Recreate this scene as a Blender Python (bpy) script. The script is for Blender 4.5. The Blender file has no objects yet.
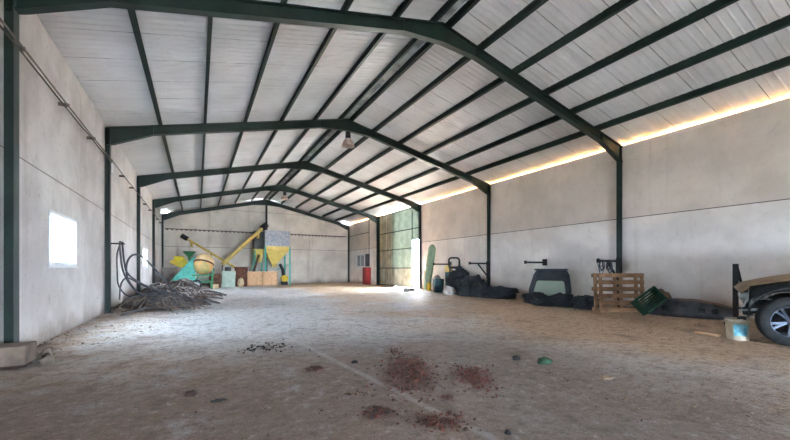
import bpy, bmesh, math, random
from mathutils import Vector, Matrix, noise
random.seed(7)
SC = bpy.context.scene
COL = SC.collection
PI = math.pi
R = math.radians

# ------------------------------------------------------------------ materials
def newmat(name):
    m = bpy.data.materials.new(name); m.use_nodes = True
    return m, m.node_tree.nodes, m.node_tree.links, m.node_tree.nodes['Principled BSDF']

def srgb(r, g, b):
    def f(c):
        c /= 255
        return c/12.92 if c <= .04045 else ((c+.055)/1.055)**2.4
    return (f(r), f(g), f(b), 1)

def mat(name, c1, c2=None, scale=6, rough=.7, metal=0, bump=0, bscale=40, detail=6, pos=(.35, .65), spec=.4, coord='Object'):
    m, N, L, B = newmat(name)
    B.inputs['Roughness'].default_value = rough
    B.inputs['Metallic'].default_value = metal
    B.inputs['Specular IOR Level'].default_value = spec
    c2 = c2 or tuple(x*.78 for x in c1[:3])+(1,)
    tc = N.new('ShaderNodeTexCoord')
    no = N.new('ShaderNodeTexNoise'); no.inputs['Scale'].default_value = scale; no.inputs['Detail'].default_value = detail
    L.new(tc.outputs[coord], no.inputs['Vector'])
    rp = N.new('ShaderNodeValToRGB')
    rp.color_ramp.elements[0].position = pos[0]; rp.color_ramp.elements[0].color = c1
    rp.color_ramp.elements[1].position = pos[1]; rp.color_ramp.elements[1].color = c2
    L.new(no.outputs['Fac'], rp.inputs['Fac']); L.new(rp.outputs['Color'], B.inputs['Base Color'])
    if bump:
        n2 = N.new('ShaderNodeTexNoise'); n2.inputs['Scale'].default_value = bscale; n2.inputs['Detail'].default_value = 5
        L.new(tc.outputs[coord], n2.inputs['Vector'])
        bp = N.new('ShaderNodeBump'); bp.inputs['Strength'].default_value = bump; bp.inputs['Distance'].default_value = .02
        L.new(n2.outputs['Fac'], bp.inputs['Height']); L.new(bp.outputs['Normal'], B.inputs['Normal'])
    return m

class G:
    """small helper to write node graphs"""
    def __init__(s, N, L): s.N, s.L = N, L
    def inp(s, sock, v):
        if isinstance(v, bpy.types.NodeSocket): s.L.new(v, sock)
        else: sock.default_value = v
    def math(s, op, a, b=0., c=0.):
        n = s.N.new('ShaderNodeMath'); n.operation = op
        for i, v in enumerate((a, b, c)): s.inp(n.inputs[i], v)
        return n.outputs[0]
    def noise(s, vec, scale, detail=5, rough=.5, dist=0):
        n = s.N.new('ShaderNodeTexNoise'); s.inp(n.inputs['Vector'], vec)
        n.inputs['Scale'].default_value = scale; n.inputs['Detail'].default_value = detail
        n.inputs['Roughness'].default_value = rough; n.inputs['Distortion'].default_value = dist
        return n.outputs['Fac']
    def ramp(s, v, a, b, lo=0., hi=1.):
        n = s.N.new('ShaderNodeMapRange'); n.interpolation_type = 'SMOOTHSTEP'
        s.inp(n.inputs[0], v)
        for i, x in enumerate((a, b, lo, hi)): n.inputs[i+1].default_value = x
        return n.outputs[0]
    def mix(s, f, a, b):
        n = s.N.new('ShaderNodeMix'); n.data_type = 'RGBA'
        s.inp(n.inputs[0], f); s.inp(n.inputs[6], a); s.inp(n.inputs[7], b)
        return n.outputs[2]
    def scalev(s, vec, sx, sy, sz):
        n = s.N.new('ShaderNodeMapping'); s.inp(n.inputs[0], vec); n.inputs[3].default_value = (sx, sy, sz)
        return n.outputs[0]
    def bump(s, h, st, dist):
        n = s.N.new('ShaderNodeBump'); n.inputs['Strength'].default_value = st; n.inputs['Distance'].default_value = dist
        s.inp(n.inputs['Height'], h); return n.outputs[0]

def wall_mat(name, base, tone, stain, streak=.25, low=None):
    m, N, L, B = newmat(name); g = G(N, L)
    v = N.new('ShaderNodeTexCoord').outputs['Object']
    c = g.mix(g.ramp(g.noise(v, .7, 6, .6), .35, .68), base, tone)
    c = g.mix(g.math('MULTIPLY', g.ramp(g.noise(v, 2.3, 8, .7, .6), .5, .72), .6), c, tone)
    st = g.ramp(g.noise(g.scalev(v, 1.6, 1.6, .12), 1.3, 5, .6), .56, .75)        # water streaks
    c = g.mix(g.math('MULTIPLY', st, streak), c, stain)
    sp = g.math('MAXIMUM', g.ramp(g.noise(v, 9, 3, .6), .64, .72), g.ramp(g.noise(v, 3.6, 6, .75, .5), .56, .7, 0, .7))                                     # specks of dirt
    c = g.mix(g.math('MULTIPLY', sp, .35), c, stain)
    if low:                                                                         # splashed dirt along the foot of the wall
        sx = N.new('ShaderNodeSeparateXYZ'); L.new(v, sx.inputs[0])
        h = g.math('ADD', sx.outputs[2], g.math('MULTIPLY', g.noise(v, 1.2, 5, .6), -.9))
        c = g.mix(g.ramp(h, -.05, -.5, 0, .75), c, low)
    L.new(c, B.inputs['Base Color'])
    B.inputs['Roughness'].default_value = .9; B.inputs['Specular IOR Level'].default_value = .2
    L.new(g.bump(g.noise(v, 14, 8, .7), .25, .02), B.inputs['Normal'])
    return m

M = {}
M['wall_left'] = wall_mat('painted_concrete_left', srgb(218, 212, 209), srgb(192, 184, 182), srgb(128, 108, 96), .22, srgb(150, 134, 122))
M['wall_right_low'] = wall_mat('whitewashed_concrete', srgb(240, 231, 225), srgb(218, 208, 202), srgb(168, 146, 130), .3, srgb(184, 162, 142))
M['wall_right_up'] = wall_mat('bare_concrete_upper', srgb(224, 211, 200), srgb(206, 193, 182), srgb(166, 150, 136), .25)
M['wall_back'] = wall_mat('grey_concrete_back', srgb(232, 226, 219), srgb(208, 201, 194), srgb(140, 128, 118), .5, srgb(140, 126, 114))
M['joint'] = mat('joint_mortar', srgb(110, 96, 84), srgb(88, 78, 70), 5)
M['green'] = mat('green_frame_paint', srgb(25, 46, 39), srgb(18, 34, 29), 3, rough=.45, spec=.5)
M['green_purlin'] = mat('green_purlin_paint', srgb(27, 47, 41), srgb(20, 37, 33), 3, rough=.5)
M['galv'] = mat('galvanised_steel', srgb(170, 172, 172), srgb(140, 142, 142), 8, rough=.45, metal=.5)
M['cable'] = mat('grey_cable', srgb(120, 112, 106), srgb(96, 88, 84), 12)
M['cable_dark'] = mat('dark_cable', srgb(72, 62, 56), srgb(54, 48, 44), 12)
M['white_alu'] = mat('white_aluminium', srgb(225, 225, 228), srgb(208, 208, 212), 8, rough=.4)
M['black'] = mat('black_plastic', srgb(34, 35, 38), srgb(22, 23, 26), 10, rough=.55)
M['iron'] = mat('dark_iron', srgb(46, 42, 42), srgb(34, 32, 32), 10, rough=.6)
M['rust'] = mat('rusty_iron', srgb(112, 68, 50), srgb(76, 48, 40), 7, rough=.85, bump=.3)
M['turq'] = mat('turquoise_paint', srgb(92, 186, 168), srgb(72, 160, 146), 5, rough=.5)
M['mgreen'] = mat('machine_green', srgb(60, 132, 84), srgb(46, 106, 70), 5, rough=.5)
M['yellow'] = mat('chalky_yellow', srgb(232, 206, 120), srgb(214, 184, 96), 4, rough=.55)
M['yellow2'] = mat('bright_yellow', srgb(226, 196, 48), srgb(202, 168, 40), 4, rough=.5)
M['auger'] = mat('auger_yellow', srgb(216, 190, 112), srgb(192, 162, 88), 4, rough=.6)
M['bin'] = mat('blue_grey_sheet', srgb(148, 156, 172), srgb(176, 176, 186), 6, rough=.5, pos=(.42, .58))
M['bin_dark'] = mat('dark_grey_sheet', srgb(92, 90, 92), srgb(72, 70, 74), 6, rough=.6)
M['cream'] = mat('cream_drum', srgb(226, 204, 166), srgb(206, 170, 124), 3, rough=.6)
M['orange'] = mat('worn_orange_drum', srgb(206, 150, 96), srgb(150, 150, 96), 3, rough=.6, pos=(.4, .6))
M['crate_wood'] = mat('pale_orange_wood', srgb(210, 168, 130), srgb(188, 144, 108), 6, rough=.8)
M['pale_green'] = mat('pale_green_sheet', srgb(176, 192, 176), srgb(156, 172, 160), 4, rough=.6)
M['grey_box'] = mat('grey_sheet', srgb(168, 162, 156), srgb(148, 142, 138), 4)
M['beige'] = mat('beige_sack', srgb(206, 180, 146), srgb(182, 152, 120), 6, rough=.9)
M['red'] = mat('red_paint', srgb(190, 60, 58), srgb(158, 48, 48), 5, rough=.5)
M['hose'] = mat('dusty_hose', srgb(132, 114, 104), srgb(86, 74, 70), 9, rough=.8)
M['hose_grey'] = mat('grey_hose', srgb(98, 96, 100), srgb(72, 70, 74), 9, rough=.7)
M['hose_pale'] = mat('pale_dusty_plastic', srgb(196, 188, 186), srgb(160, 146, 140), 9, rough=.8)
M['soil'] = mat('dark_soil', srgb(116, 98, 88), srgb(84, 70, 64), 9, rough=.95, bump=.5)
M['net'] = mat('black_netting', srgb(66, 68, 74), srgb(34, 35, 40), 22, rough=.8, bump=1., bscale=38)
M['net_green'] = mat('dark_green_netting', srgb(60, 66, 68), srgb(34, 38, 41), 22, rough=.8, bump=1., bscale=38)
M['teal'] = mat('dark_teal_plastic', srgb(36, 96, 100), srgb(28, 74, 80), 6, rough=.5)
M['navy'] = mat('navy_plastic', srgb(28, 66, 78), srgb(22, 50, 62), 6, rough=.5)
M['trough'] = mat('sage_green_plastic', srgb(146, 166, 138), srgb(122, 144, 118), 4, rough=.55)
M['white_cloth'] = mat('white_sack_cloth', srgb(220, 208, 200), srgb(188, 172, 164), 9, rough=.9)
M['pallet'] = mat('pallet_wood', srgb(176, 138, 106), srgb(140, 106, 80), 5, rough=.85, bump=.2)
M['plank'] = mat('pale_plank_wood', srgb(200, 160, 126), srgb(172, 132, 100), 5, rough=.85)
M['crate_green'] = mat('green_crate_plastic', srgb(44, 88, 66), srgb(34, 70, 54), 6, rough=.5)
M['bumper'] = mat('grey_bumper_plastic', srgb(88, 90, 96), srgb(60, 62, 68), 5, rough=.45)
M['bumper_dust'] = mat('dusty_brown_bumper', srgb(138, 110, 92), srgb(104, 86, 76), 3, rough=.8)
M['gate_body'] = mat('dark_grey_car_paint', srgb(70, 74, 82), srgb(52, 56, 64), 4, rough=.4)
M['car_black'] = mat('black_car_paint', srgb(30, 31, 34), srgb(22, 23, 26), 4, rough=.22, spec=.6)
M['car_dust'] = mat('dust_covered_paint', srgb(150, 124, 98), srgb(122, 100, 80), 5, rough=.75)
M['tyre'] = mat('tyre_rubber', srgb(44, 43, 44), srgb(33, 33, 34), 9, rough=.85)
M['alloy'] = mat('blue_grey_alloy', srgb(104, 110, 124), srgb(74, 80, 94), 5, rough=.3, metal=.6)
M['bucket'] = mat('cream_bucket_plastic', srgb(218, 204, 182), srgb(194, 176, 152), 8, rough=.55)
M['blue_label'] = mat('light_blue_print', srgb(96, 172, 196), srgb(140, 196, 208), 16, rough=.6, pos=(.4, .6))
M['rock'] = mat('brown_sack', srgb(134, 106, 86), srgb(108, 86, 72), 7, rough=.95, bump=.4)
M['block'] = mat('dusty_concrete_block', srgb(138, 120, 107), srgb(104, 91, 82), 5, rough=.95, bump=.3)
M['brick'] = mat('crumbled_red_brick', srgb(122, 68, 55), srgb(76, 51, 44), 14, rough=.95)
M['bark'] = mat('dark_brown_bark', srgb(84, 58, 48), srgb(54, 42, 38), 14, rough=.95)
M['straw'] = mat('pale_chips', srgb(158, 134, 112), srgb(122, 100, 82), 14, rough=.95)
M['dark_chip'] = mat('dark_debris', srgb(48, 44, 42), srgb(34, 32, 32), 14, rough=.9)
M['green_rag'] = mat('green_rag_cloth', srgb(62, 92, 66), srgb(40, 60, 46), 14, rough=.95)
M['lamp'] = mat('dusty_lamp_reflector', srgb(214, 190, 178), srgb(186, 160, 148), 5, rough=.45, metal=.2)
M['lamp_dark'] = mat('dark_lamp_housing', srgb(66, 62, 60), srgb(52, 48, 48), 5)
M['grey_pane'] = mat('dull_grey_pane', srgb(140, 146, 146), srgb(120, 126, 128), 5, rough=.35)
M['chain'] = mat('blue_grey_chain', srgb(104, 108, 122), srgb(70, 74, 86), 10, rough=.5, metal=.5)

def floor_mat():
    m, N, L, B = newmat('dusty_concrete_floor'); g = G(N, L)
    v = N.new('ShaderNodeTexCoord').outputs['Object']
    sx = N.new('ShaderNodeSeparateXYZ'); L.new(v, sx.inputs[0]); X, Y = sx.outputs[0], sx.outputs[1]
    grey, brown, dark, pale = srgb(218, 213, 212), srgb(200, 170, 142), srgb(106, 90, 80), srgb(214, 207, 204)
    n1 = g.noise(v, .35, 6, .6, .3); n2 = g.noise(v, 1.7, 8, .65, .4); n3 = g.noise(v, 24, 6, .7); n4 = g.noise(v, 75, 3, .6)
    # swept grey concrete, paled to carry the door light; brown earth right and near
    e = g.math('ADD', g.math('MULTIPLY', g.math('SUBTRACT', X, 3.2), .16), g.math('MULTIPLY', n1, 1.5))
    
    c = g.mix(g.ramp(e, .72, 1.35), grey, brown)
    l = g.ramp(g.math('ADD', X, g.math('MULTIPLY', g.ramp(Y, 7.5, 4.), -2.4)), .3, -1.9)
    c = g.mix(g.math('MULTIPLY', g.math('MULTIPLY', l, g.ramp(n2, .3, .6)), .75), c, brown)
    nd = g.ramp(g.math('ADD', Y, g.math('MULTIPLY', g.math('SUBTRACT', n1, .5), 5.)), 8.0, 4.0)  # near earth, also darkened in the colour for the dim foreground
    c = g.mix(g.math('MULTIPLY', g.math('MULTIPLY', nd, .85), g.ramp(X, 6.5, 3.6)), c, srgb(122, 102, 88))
    c = g.mix(g.math('MULTIPLY', g.ramp(n2, .5, .72), .55), c, dark)
    c = g.mix(g.math('MULTIPLY', g.ramp(n2, .42, .28), .3), c, pale)
    n5 = g.noise(v, 7.5, 7, .75, .15)
    c = g.mix(g.math('MULTIPLY', g.ramp(n5, .5, .62), .6), c, dark)
    c = g.mix(g.math('MULTIPLY', g.ramp(n5, .46, .32), .35), c, pale)
    c = g.mix(g.math('MULTIPLY', g.ramp(n3, .5, .66), .6), c, dark)
    c = g.mix(g.math('MULTIPLY', g.ramp(n4, .6, .72), .5), c, dark)
    c = g.mix(g.math('MULTIPLY', g.ramp(n4, .4, .3), .35), c, pale)
    # pale slab joints / dusty wheel tracks
    def line(ax, ay, bx, by, w):
        dx, dy = bx-ax, by-ay; ln = math.hypot(dx, dy); nx, ny = -dy/ln, dx/ln
        d = g.math('ADD', g.math('MULTIPLY', g.math('SUBTRACT', X, ax), nx), g.math('MULTIPLY', g.math('SUBTRACT', Y, ay), ny))
        d = g.math('ABSOLUTE', g.math('ADD', d, g.math('MULTIPLY', g.math('SUBTRACT', n2, .5), .15)))
        return g.ramp(d, w, w*.3)
    for q in ((1.52, 5.9, 1.83, 2.7, .06), (3.4, 5.5, 6.2, 3.4, .05)):
        c = g.mix(g.math('MULTIPLY', line(*q), .22), c, pale)
    # brick dust trodden into the concrete
    def dust(cx, cy, ru, rv):
        du = g.math('ADD', g.math('MULTIPLY', g.math('SUBTRACT', X, cx), .4805/ru), g.math('MULTIPLY', g.math('SUBTRACT', Y, cy), .877/ru))
        dv = g.math('ADD', g.math('MULTIPLY', g.math('SUBTRACT', X, cx), .877/rv), g.math('MULTIPLY', g.math('SUBTRACT', Y, cy), -.4805/rv))
        q = g.math('ADD', g.math('MULTIPLY', du, du), g.math('MULTIPLY', dv, dv))
        return g.ramp(g.math('ADD', q, g.math('MULTIPLY', g.math('SUBTRACT', g.noise(v, 9, 5, .7), .5), 2.6)), 1.1, .2)
    for q in ((2.25, 3.75, .8, .38), (2.82, 3.2, .5, .24), (1.74, 2.42, .2, .26), (1.38, 2.82, .17, .2), (1.28, 4.42, .18, .16)):
        c = g.mix(g.math('MULTIPLY', dust(*q), .4), c, srgb(112, 66, 54))
    L.new(c, B.inputs['Base Color'])
    B.inputs['Roughness'].default_value = .85; B.inputs['Specular IOR Level'].default_value = .2
    h = g.math('ADD', g.math('MULTIPLY', n3, .7), g.math('ADD', g.math('MULTIPLY', n4, .35), n2))
    h = g.math('ADD', h, g.math('MULTIPLY', g.noise(v, 6, 6, .7, .5), .9))
    L.new(g.bump(h, .9, .035), B.inputs['Normal'])
    return m
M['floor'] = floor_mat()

def sheet_mat():
    m, N, L, B = newmat('white_roof_sheet'); g = G(N, L)
    v = N.new('ShaderNodeTexCoord').outputs['Object']
    c = g.mix(g.ramp(g.noise(v, .8, 5, .6), .35, .7), srgb(222, 221, 224), srgb(206, 204, 206))
    L.new(c, B.inputs['Base Color']); B.inputs['Roughness'].default_value = .42; B.inputs['Specular IOR Level'].default_value = .45
    return m
M['sheet'] = sheet_mat()
M['sheet_joint'] = mat('sheet_joint_grey', srgb(138, 136, 136), srgb(196, 194, 194), 2.2, pos=(.42, .56))  # mottled grey of the roof sheet joints

def translucent_mat(name, c1, c2, f, scale=2):
    m, N, L, B = newmat(name); g = G(N, L)
    v = N.new('ShaderNodeTexCoord').outputs['Object']
    c = g.mix(g.ramp(g.noise(v, scale, 5, .6), .35, .65), c1, c2)
    L.new(c, B.inputs['Base Color']); B.inputs['Roughness'].default_value = .5
    t = N.new('ShaderNodeBsdfTranslucent'); L.new(c, t.inputs['Color'])
    mx = N.new('ShaderNodeMixShader'); mx.inputs[0].default_value = f
    L.new(B.outputs[0], mx.inputs[1]); L.new(t.outputs[0], mx.inputs[2])
    L.new(mx.outputs[0], N['Material Output'].inputs['Surface'])
    return m
M['door_green'] = translucent_mat('green_translucent_sheet', srgb(150, 160, 142), srgb(124, 136, 122), .006)
M['door_brown'] = translucent_mat('weathered_translucent_sheet', srgb(160, 154, 134), srgb(128, 122, 106), .007)
M['foam'] = translucent_mat('warm_glow_foam', srgb(246, 196, 120), srgb(226, 166, 92), .4, 6)

M['slit_glow'] = translucent_mat('warm_slit_glow', srgb(226, 208, 170), srgb(200, 178, 138), .05, 3)  # warm tint for daylight in the door slits, on an added sheet
def glass_mat():
    m, N, L, B = newmat('greenish_glass')
    B.inputs['Base Color'].default_value = srgb(170, 186, 172); B.inputs['Roughness'].default_value = .2
    B.inputs['Specular IOR Level'].default_value = .6
    return m
M['glass'] = glass_mat()
def pane_mat():
    m, N, L, B = newmat('window_glass')
    B.inputs['Base Color'].default_value = (1, 1, 1, 1); B.inputs['Roughness'].default_value = .05
    tr = N.new('ShaderNodeBsdfTransparent'); tr.inputs[0].default_value = (.55, .57, .58, 1)
    mx = N.new('ShaderNodeMixShader'); mx.inputs[0].default_value = .9
    L.new(B.outputs[0], mx.inputs[1]); L.new(tr.outputs[0], mx.inputs[2]); L.new(mx.outputs[0], N['Material Output'].inputs['Surface'])
    return m
M['pane'] = pane_mat()

# ------------------------------------------------------------------ mesh helper
class MB:
    def __init__(s): s.v = []; s.f = []; s.mi = []; s.sm = []
    def add(s, vs, fs, mi=0, smooth=False):
        o = len(s.v); s.v += [tuple(p) for p in vs]
        for f in fs: s.f.append([o+i for i in f]); s.mi.append(mi); s.sm.append(smooth)
        return s
    def box(s, c, d, rot=None, mi=0):
        hx, hy, hz = d[0]/2, d[1]/2, d[2]/2
        vs = [Vector((x*hx, y*hy, z*hz)) for x in (-1, 1) for y in (-1, 1) for z in (-1, 1)]
        if rot is not None: vs = [rot @ p for p in vs]
        c = Vector(c); vs = [p+c for p in vs]
        return s.add(vs, [(0, 1, 3, 2), (4, 6, 7, 5), (0, 4, 5, 1), (2, 3, 7, 6), (0, 2, 6, 4), (1, 5, 7, 3)], mi)
    def bb(s, x0, x1, y0, y1, z0, z1, mi=0):
        return s.box(((x0+x1)/2, (y0+y1)/2, (z0+z1)/2), (abs(x1-x0), abs(y1-y0), abs(z1-z0)), None, mi)
    def bar(s, p0, p1, w, h, up=(0, 0, 1), mi=0):
        p0, p1 = Vector(p0), Vector(p1); d = (p1-p0); l = d.length; d.normalize()
        u = Vector(up); sd = d.cross(u)
        if sd.length < 1e-4: sd = d.cross(Vector((1, 0, 0)))
        sd.normalize(); u = sd.cross(d)
        rot = Matrix((d, sd, u)).transposed()
        return s.box((p0+p1)/2, (l, w, h), rot, mi)
    def tube(s, pts, r, n=8, mi=0, cap=True, smooth=True):
        pts = [Vector(p) for p in pts]; rs = r if isinstance(r, (list, tuple)) else [r]*len(pts)
        o = len(s.v); prev = None
        for i, p in enumerate(pts):
            t = (pts[min(i+1, len(pts)-1)]-pts[max(i-1, 0)])
            if t.length < 1e-6: t = Vector((0, 0, 1))
            t.normalize()
            if prev is None:
                a = t.cross(Vector((0, 0, 1)))
                if a.length < 1e-3: a = t.cross(Vector((1, 0, 0)))
            else: a = prev - t*prev.dot(t)
            if a.length < 1e-4: a = t.orthogonal()
            a.normalize(); b = t.cross(a); prev = a
            for k in range(n):
                q = 2*PI*k/n; s.v.append(tuple(p+(a*math.cos(q)+b*math.sin(q))*rs[i]))
        for i in range(len(pts)-1):
            for k in range(n):
                s.f.append([o+i*n+k, o+i*n+(k+1) % n, o+(i+1)*n+(k+1) % n, o+(i+1)*n+k]); s.mi.append(mi); s.sm.append(smooth)
        if cap:
            s.f.append([o+k for k in range(n)][::-1]); s.mi.append(mi); s.sm.append(False)
            e = o+(len(pts)-1)*n
            s.f.append([e+k for k in range(n)]); s.mi.append(mi); s.sm.append(False)
        return s
    def lathe(s, prof, n=24, mtx=None, mi=0, smooth=True):
        o = len(s.v)
        for r, z in prof:
            for k in range(n):
                q = 2*PI*k/n; p = Vector((r*math.cos(q), r*math.sin(q), z))
                s.v.append(tuple(mtx @ p if mtx else p))
        for i in range(len(prof)-1):
            for k in range(n):
                s.f.append([o+i*n+k, o+i*n+(k+1) % n, o+(i+1)*n+(k+1) % n, o+(i+1)*n+k]); s.mi.append(mi); s.sm.append(smooth)
        return s
    def prism(s, poly, a, b, axis='y', mi=0):
        """polygon in the two other axes, extruded from a to b along axis"""
        def P(u, w, t): return {'y': (u, t, w), 'x': (t, u, w), 'z': (u, w, t)}[axis]
        n = len(poly); vs = [P(u, w, a) for u, w in poly]+[P(u, w, b) for u, w in poly]
        fs = [list(range(n))[::-1], list(range(n, 2*n))]+[(i, (i+1) % n, n+(i+1) % n, n+i) for i in range(n)]
        return s.add(vs, fs, mi)
    def grid(s, fn, nu, nv, mi=0, smooth=True):
        vs = [fn(i/nu, j/nv) for i in range(nu+1) for j in range(nv+1)]
        fs = [(i*(nv+1)+j, (i+1)*(nv+1)+j, (i+1)*(nv+1)+j+1, i*(nv+1)+j+1) for i in range(nu) for j in range(nv)]
        return s.add(vs, fs, mi, smooth)
    def blob(s, c, r, seed=0, amp=.25, fr=1.6, nu=18, nv=28, mi=0, zmin=None, fold=0.):
        """lumpy closed mass with folds"""
        c = Vector(c); o = Vector((seed*3.7, seed*1.9, seed*5.1)); vs = []
        for i in range(nu+1):
            th = PI*i/nu
            for j in range(nv):
                ph = 2*PI*j/nv
                d = Vector((math.sin(th)*math.cos(ph), math.sin(th)*math.sin(ph), math.cos(th)))
                k = 1+amp*noise.fractal(d*fr+o, 1., 2., 4)
                if fold: k += fold*abs(noise.noise(d*fr*3.3+o*1.3))
                p = Vector((d.x*r[0]*k, d.y*r[1]*k, d.z*r[2]*k))+c
                if zmin is not None: p.z = max(p.z, zmin)
                vs.append(p)
        fs = [(i*nv+j, (i+1)*nv+j, (i+1)*nv+(j+1) % nv, i*nv+(j+1) % nv) for i in range(nu) for j in range(nv)]
        return s.add(vs, fs, mi, True)
    def build(s, name, mats, parent=None, bevel=0, loc=None, rotz=0):
        me = bpy.data.meshes.new(name); me.from_pydata(s.v, [], s.f)
        if not isinstance(mats, (list, tuple)): mats = [mats]
        for m in mats: me.materials.append(M[m] if isinstance(m, str) else m)
        for p, i, sm in zip(me.polygons, s.mi, s.sm): p.material_index = i; p.use_smooth = sm
        bm = bmesh.new(); bm.from_mesh(me); bmesh.ops.recalc_face_normals(bm, faces=bm.faces); bm.to_mesh(me); bm.free()
        me.update()
        o = bpy.data.objects.new(name, me); COL.objects.link(o)
        if parent: o.parent = parent
        if loc is not None: o.location = loc
        if rotz: o.rotation_euler.z = rotz
        if bevel:
            b = o.modifiers.new('bevel', 'BEVEL'); b.width = bevel; b.segments = 2; b.limit_method = 'ANGLE'; b.angle_limit = R(40)
        return o

def tag(o, label, cat, group=None, kind=None):
    o['label'] = label; o['category'] = cat
    if group: o['group'] = group
    if kind: o['kind'] = kind
    return o
def thing(name, label, cat, loc=(0, 0, 0), rotz=0, group=None):
    o = bpy.data.objects.new(name, None); COL.objects.link(o); o.empty_display_size = .1
    o.location = loc; o.rotation_euler = (0, 0, rotz)
    return tag(o, label, cat, group)
def struct(o): o['kind'] = 'structure'; return o
def dup(root, loc, rot, label, group=None):
    r = root.copy(); COL.objects.link(r); r.location = loc; r.rotation_euler = rot; r['label'] = label
    if group: r['group'] = group
    for ch in list(root.children):
        c = ch.copy(); COL.objects.link(c); c.parent = r
        for g_ in list(ch.children):
            d = g_.copy(); COL.objects.link(d); d.parent = c
    return r

# ------------------------------------------------------------------ the hall
XL, XR = -2.174, 12.096            # inner flange faces of the left and right columns
WL, WR = XL-.13, XR+.13            # wall faces
APX = (XL+XR)/2
SL = .2327                          # roof pitch
EAVE = 5.26                         # top of rafter at the column face
NEAR, FAR = -11.3, 31.22
FRAMES = [6.81+6.052*k for k in range(-3, 5)]     # hall bays every 6.05 m; indexes 3..7 are the five in the photo
PUR = .175
def rtop(x): return EAVE+SL*(APX-XL-abs(x-APX))
def rund(x): return rtop(x)+PUR

# floor and ground outside in one surface
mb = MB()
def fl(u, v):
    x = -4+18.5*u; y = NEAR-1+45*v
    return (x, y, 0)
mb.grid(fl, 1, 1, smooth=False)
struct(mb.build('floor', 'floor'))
mb = MB().bb(14.5, 60, -30, 60, -.05, -.005); mb.bb(-40, -4, -30, 60, -.05, -.005)
mb.bb(-4, 14.5, 32.7, 60, -.05, -.005); mb.bb(-4, 14.5, -30, NEAR-1, -.05, -.005)
M['yard'] = mat('sunlit_sandy_yard', srgb(192, 184, 172), srgb(168, 160, 148), 1.2, rough=.95)
struct(mb.build('trim_yard', 'yard'))

# left wall: concrete panels with joints at 2.9 m, two windows plus an unseen third added to light the right wall
WIN = [(8.48, 10.14, 1.30, 2.30), (20.9, 22.56, 1.30, 2.30), (-3.62, -1.96, 1.30, 2.30)]
def panel_wall_x(mb, xf, xo, y0, y1, z0, z1, holes, mi):
    ys = sorted({y0, y1}|{h[0] for h in holes}|{h[1] for h in holes})
    for a, b in zip(ys, ys[1:]):
        hs = [h for h in holes if h[0] <= a+1e-6 and h[1] >= b-1e-6]
        z = z0
        for h in sorted(hs, key=lambda h: h[2]):
            if h[3] <= z0 or h[2] >= z1: continue
            if h[2] > z: mb.bb(xf, xo, a, b, z, h[2], mi)
            z = min(z1, h[3])
        if z < z1: mb.bb(xf, xo, a, b, z, z1, mi)
mb = MB()
TL = rund(WL)-.02
panel_wall_x(mb, WL, WL-.18, NEAR, FAR, 0, 2.885, WIN, 0)
panel_wall_x(mb, WL-.012, WL-.17, NEAR, FAR, 2.885, 2.905, [], 1)
panel_wall_x(mb, WL, WL-.18, NEAR, FAR, 2.905, TL, [], 0)
struct(mb.build('wall_left', ['wall_left', 'joint']))

# right wall: whitewashed lower panels, bare upper panels, an open slot under the roof, a doorway bay
D0, D1 = FRAMES[5], FRAMES[6]
HOLE = [(D0+.1, D1-.05, 0, 5.6), (27.62, 29.26, 1.4, 2.48)]
TR = 5.285
mb = MB()
panel_wall_x(mb, WR, WR+.18, NEAR, FAR, 0, 2.885, HOLE, 0)
panel_wall_x(mb, WR+.012, WR+.17, NEAR, FAR, 2.885, 2.91, HOLE, 2)
panel_wall_x(mb, WR, WR+.18, NEAR, FAR, 2.91, TR, HOLE, 1)
struct(mb.build('wall_right', ['wall_right_low', 'wall_right_up', 'joint']))
# translucent foam strip added in the slot to give its daylight a warm glow
def foamf(u, v):
    y = NEAR+(D0-NEAR)*u
    return (WR+.20+.03*noise.noise(Vector((y*3, v*2, 0))), y, TR-.04+(.15+.03*noise.noise(Vector((y*5, 0, 1))))*v)
mb = MB().grid(foamf, 240, 2)
mb.grid(lambda u, v: (WR+.2, D1-.05+(FAR-D1+.05)*u, TR-.04+.15*v), 4, 2)
struct(mb.build('trim_eave_glow_foam', 'foam'))

# back wall with the gable
def gable(mb, y0, y1, cut=None):
    zt = lambda x: rund(x)-.03
    mb.prism([(WL, 0), (WR, 0), (WR, 2.885), (WL, 2.885)], y0, y1, 'y', 0)
    mb.prism([(WL, 2.885), (WR, 2.885), (WR, 2.91), (WL, 2.91)], y0+.012, y1, 'y', 1)
    c = .42                                              # daylight notches at both eaves corners
    xs = (5.88-EAVE-PUR)/SL
    mb.prism([(WL, 2.91), (WR, 2.91), (WR, 5.22), (WR-.62, 5.22), (WR-.62, zt(WR-.62)), (XR-xs+.1, 5.88), (XL+xs-.1, 5.88), (WL+c, zt(WL+c)), (WL+c, 5.3), (WL, 5.3)], y0, y1, 'y', 0)
    mb.prism([(XL+xs-.1, 5.88), (XR-xs+.1, 5.88), (XR-xs-.05, 5.9), (XL+xs+.05, 5.9)], y0+.012, y1, 'y', 1)
    mb.prism([(XL+xs, 5.9), (XR-xs, 5.9), (APX, zt(APX))], y0, y1, 'y', 0)
mb = MB(); gable(mb, FAR, FAR+.18)
struct(mb.build('wall_back', ['wall_back', 'joint']))
# near end: unseen wall, its gateway an opening added to let in fill light
mb = MB()
GX0, GX1, GZ = 3.2, 5.4, 2.4
mb.bb(WL, GX0, NEAR-.18, NEAR, 0, GZ); mb.bb(GX1, WR, NEAR-.18, NEAR, 0, GZ)
mb.prism([(WL, GZ), (WR, GZ), (WR, rund(WR)-.02), (APX, rund(APX)-.02), (WL, rund(WL)-.02)], NEAR-.18, NEAR, 'y')
struct(mb.build('wall_front', 'wall_back'))

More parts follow.
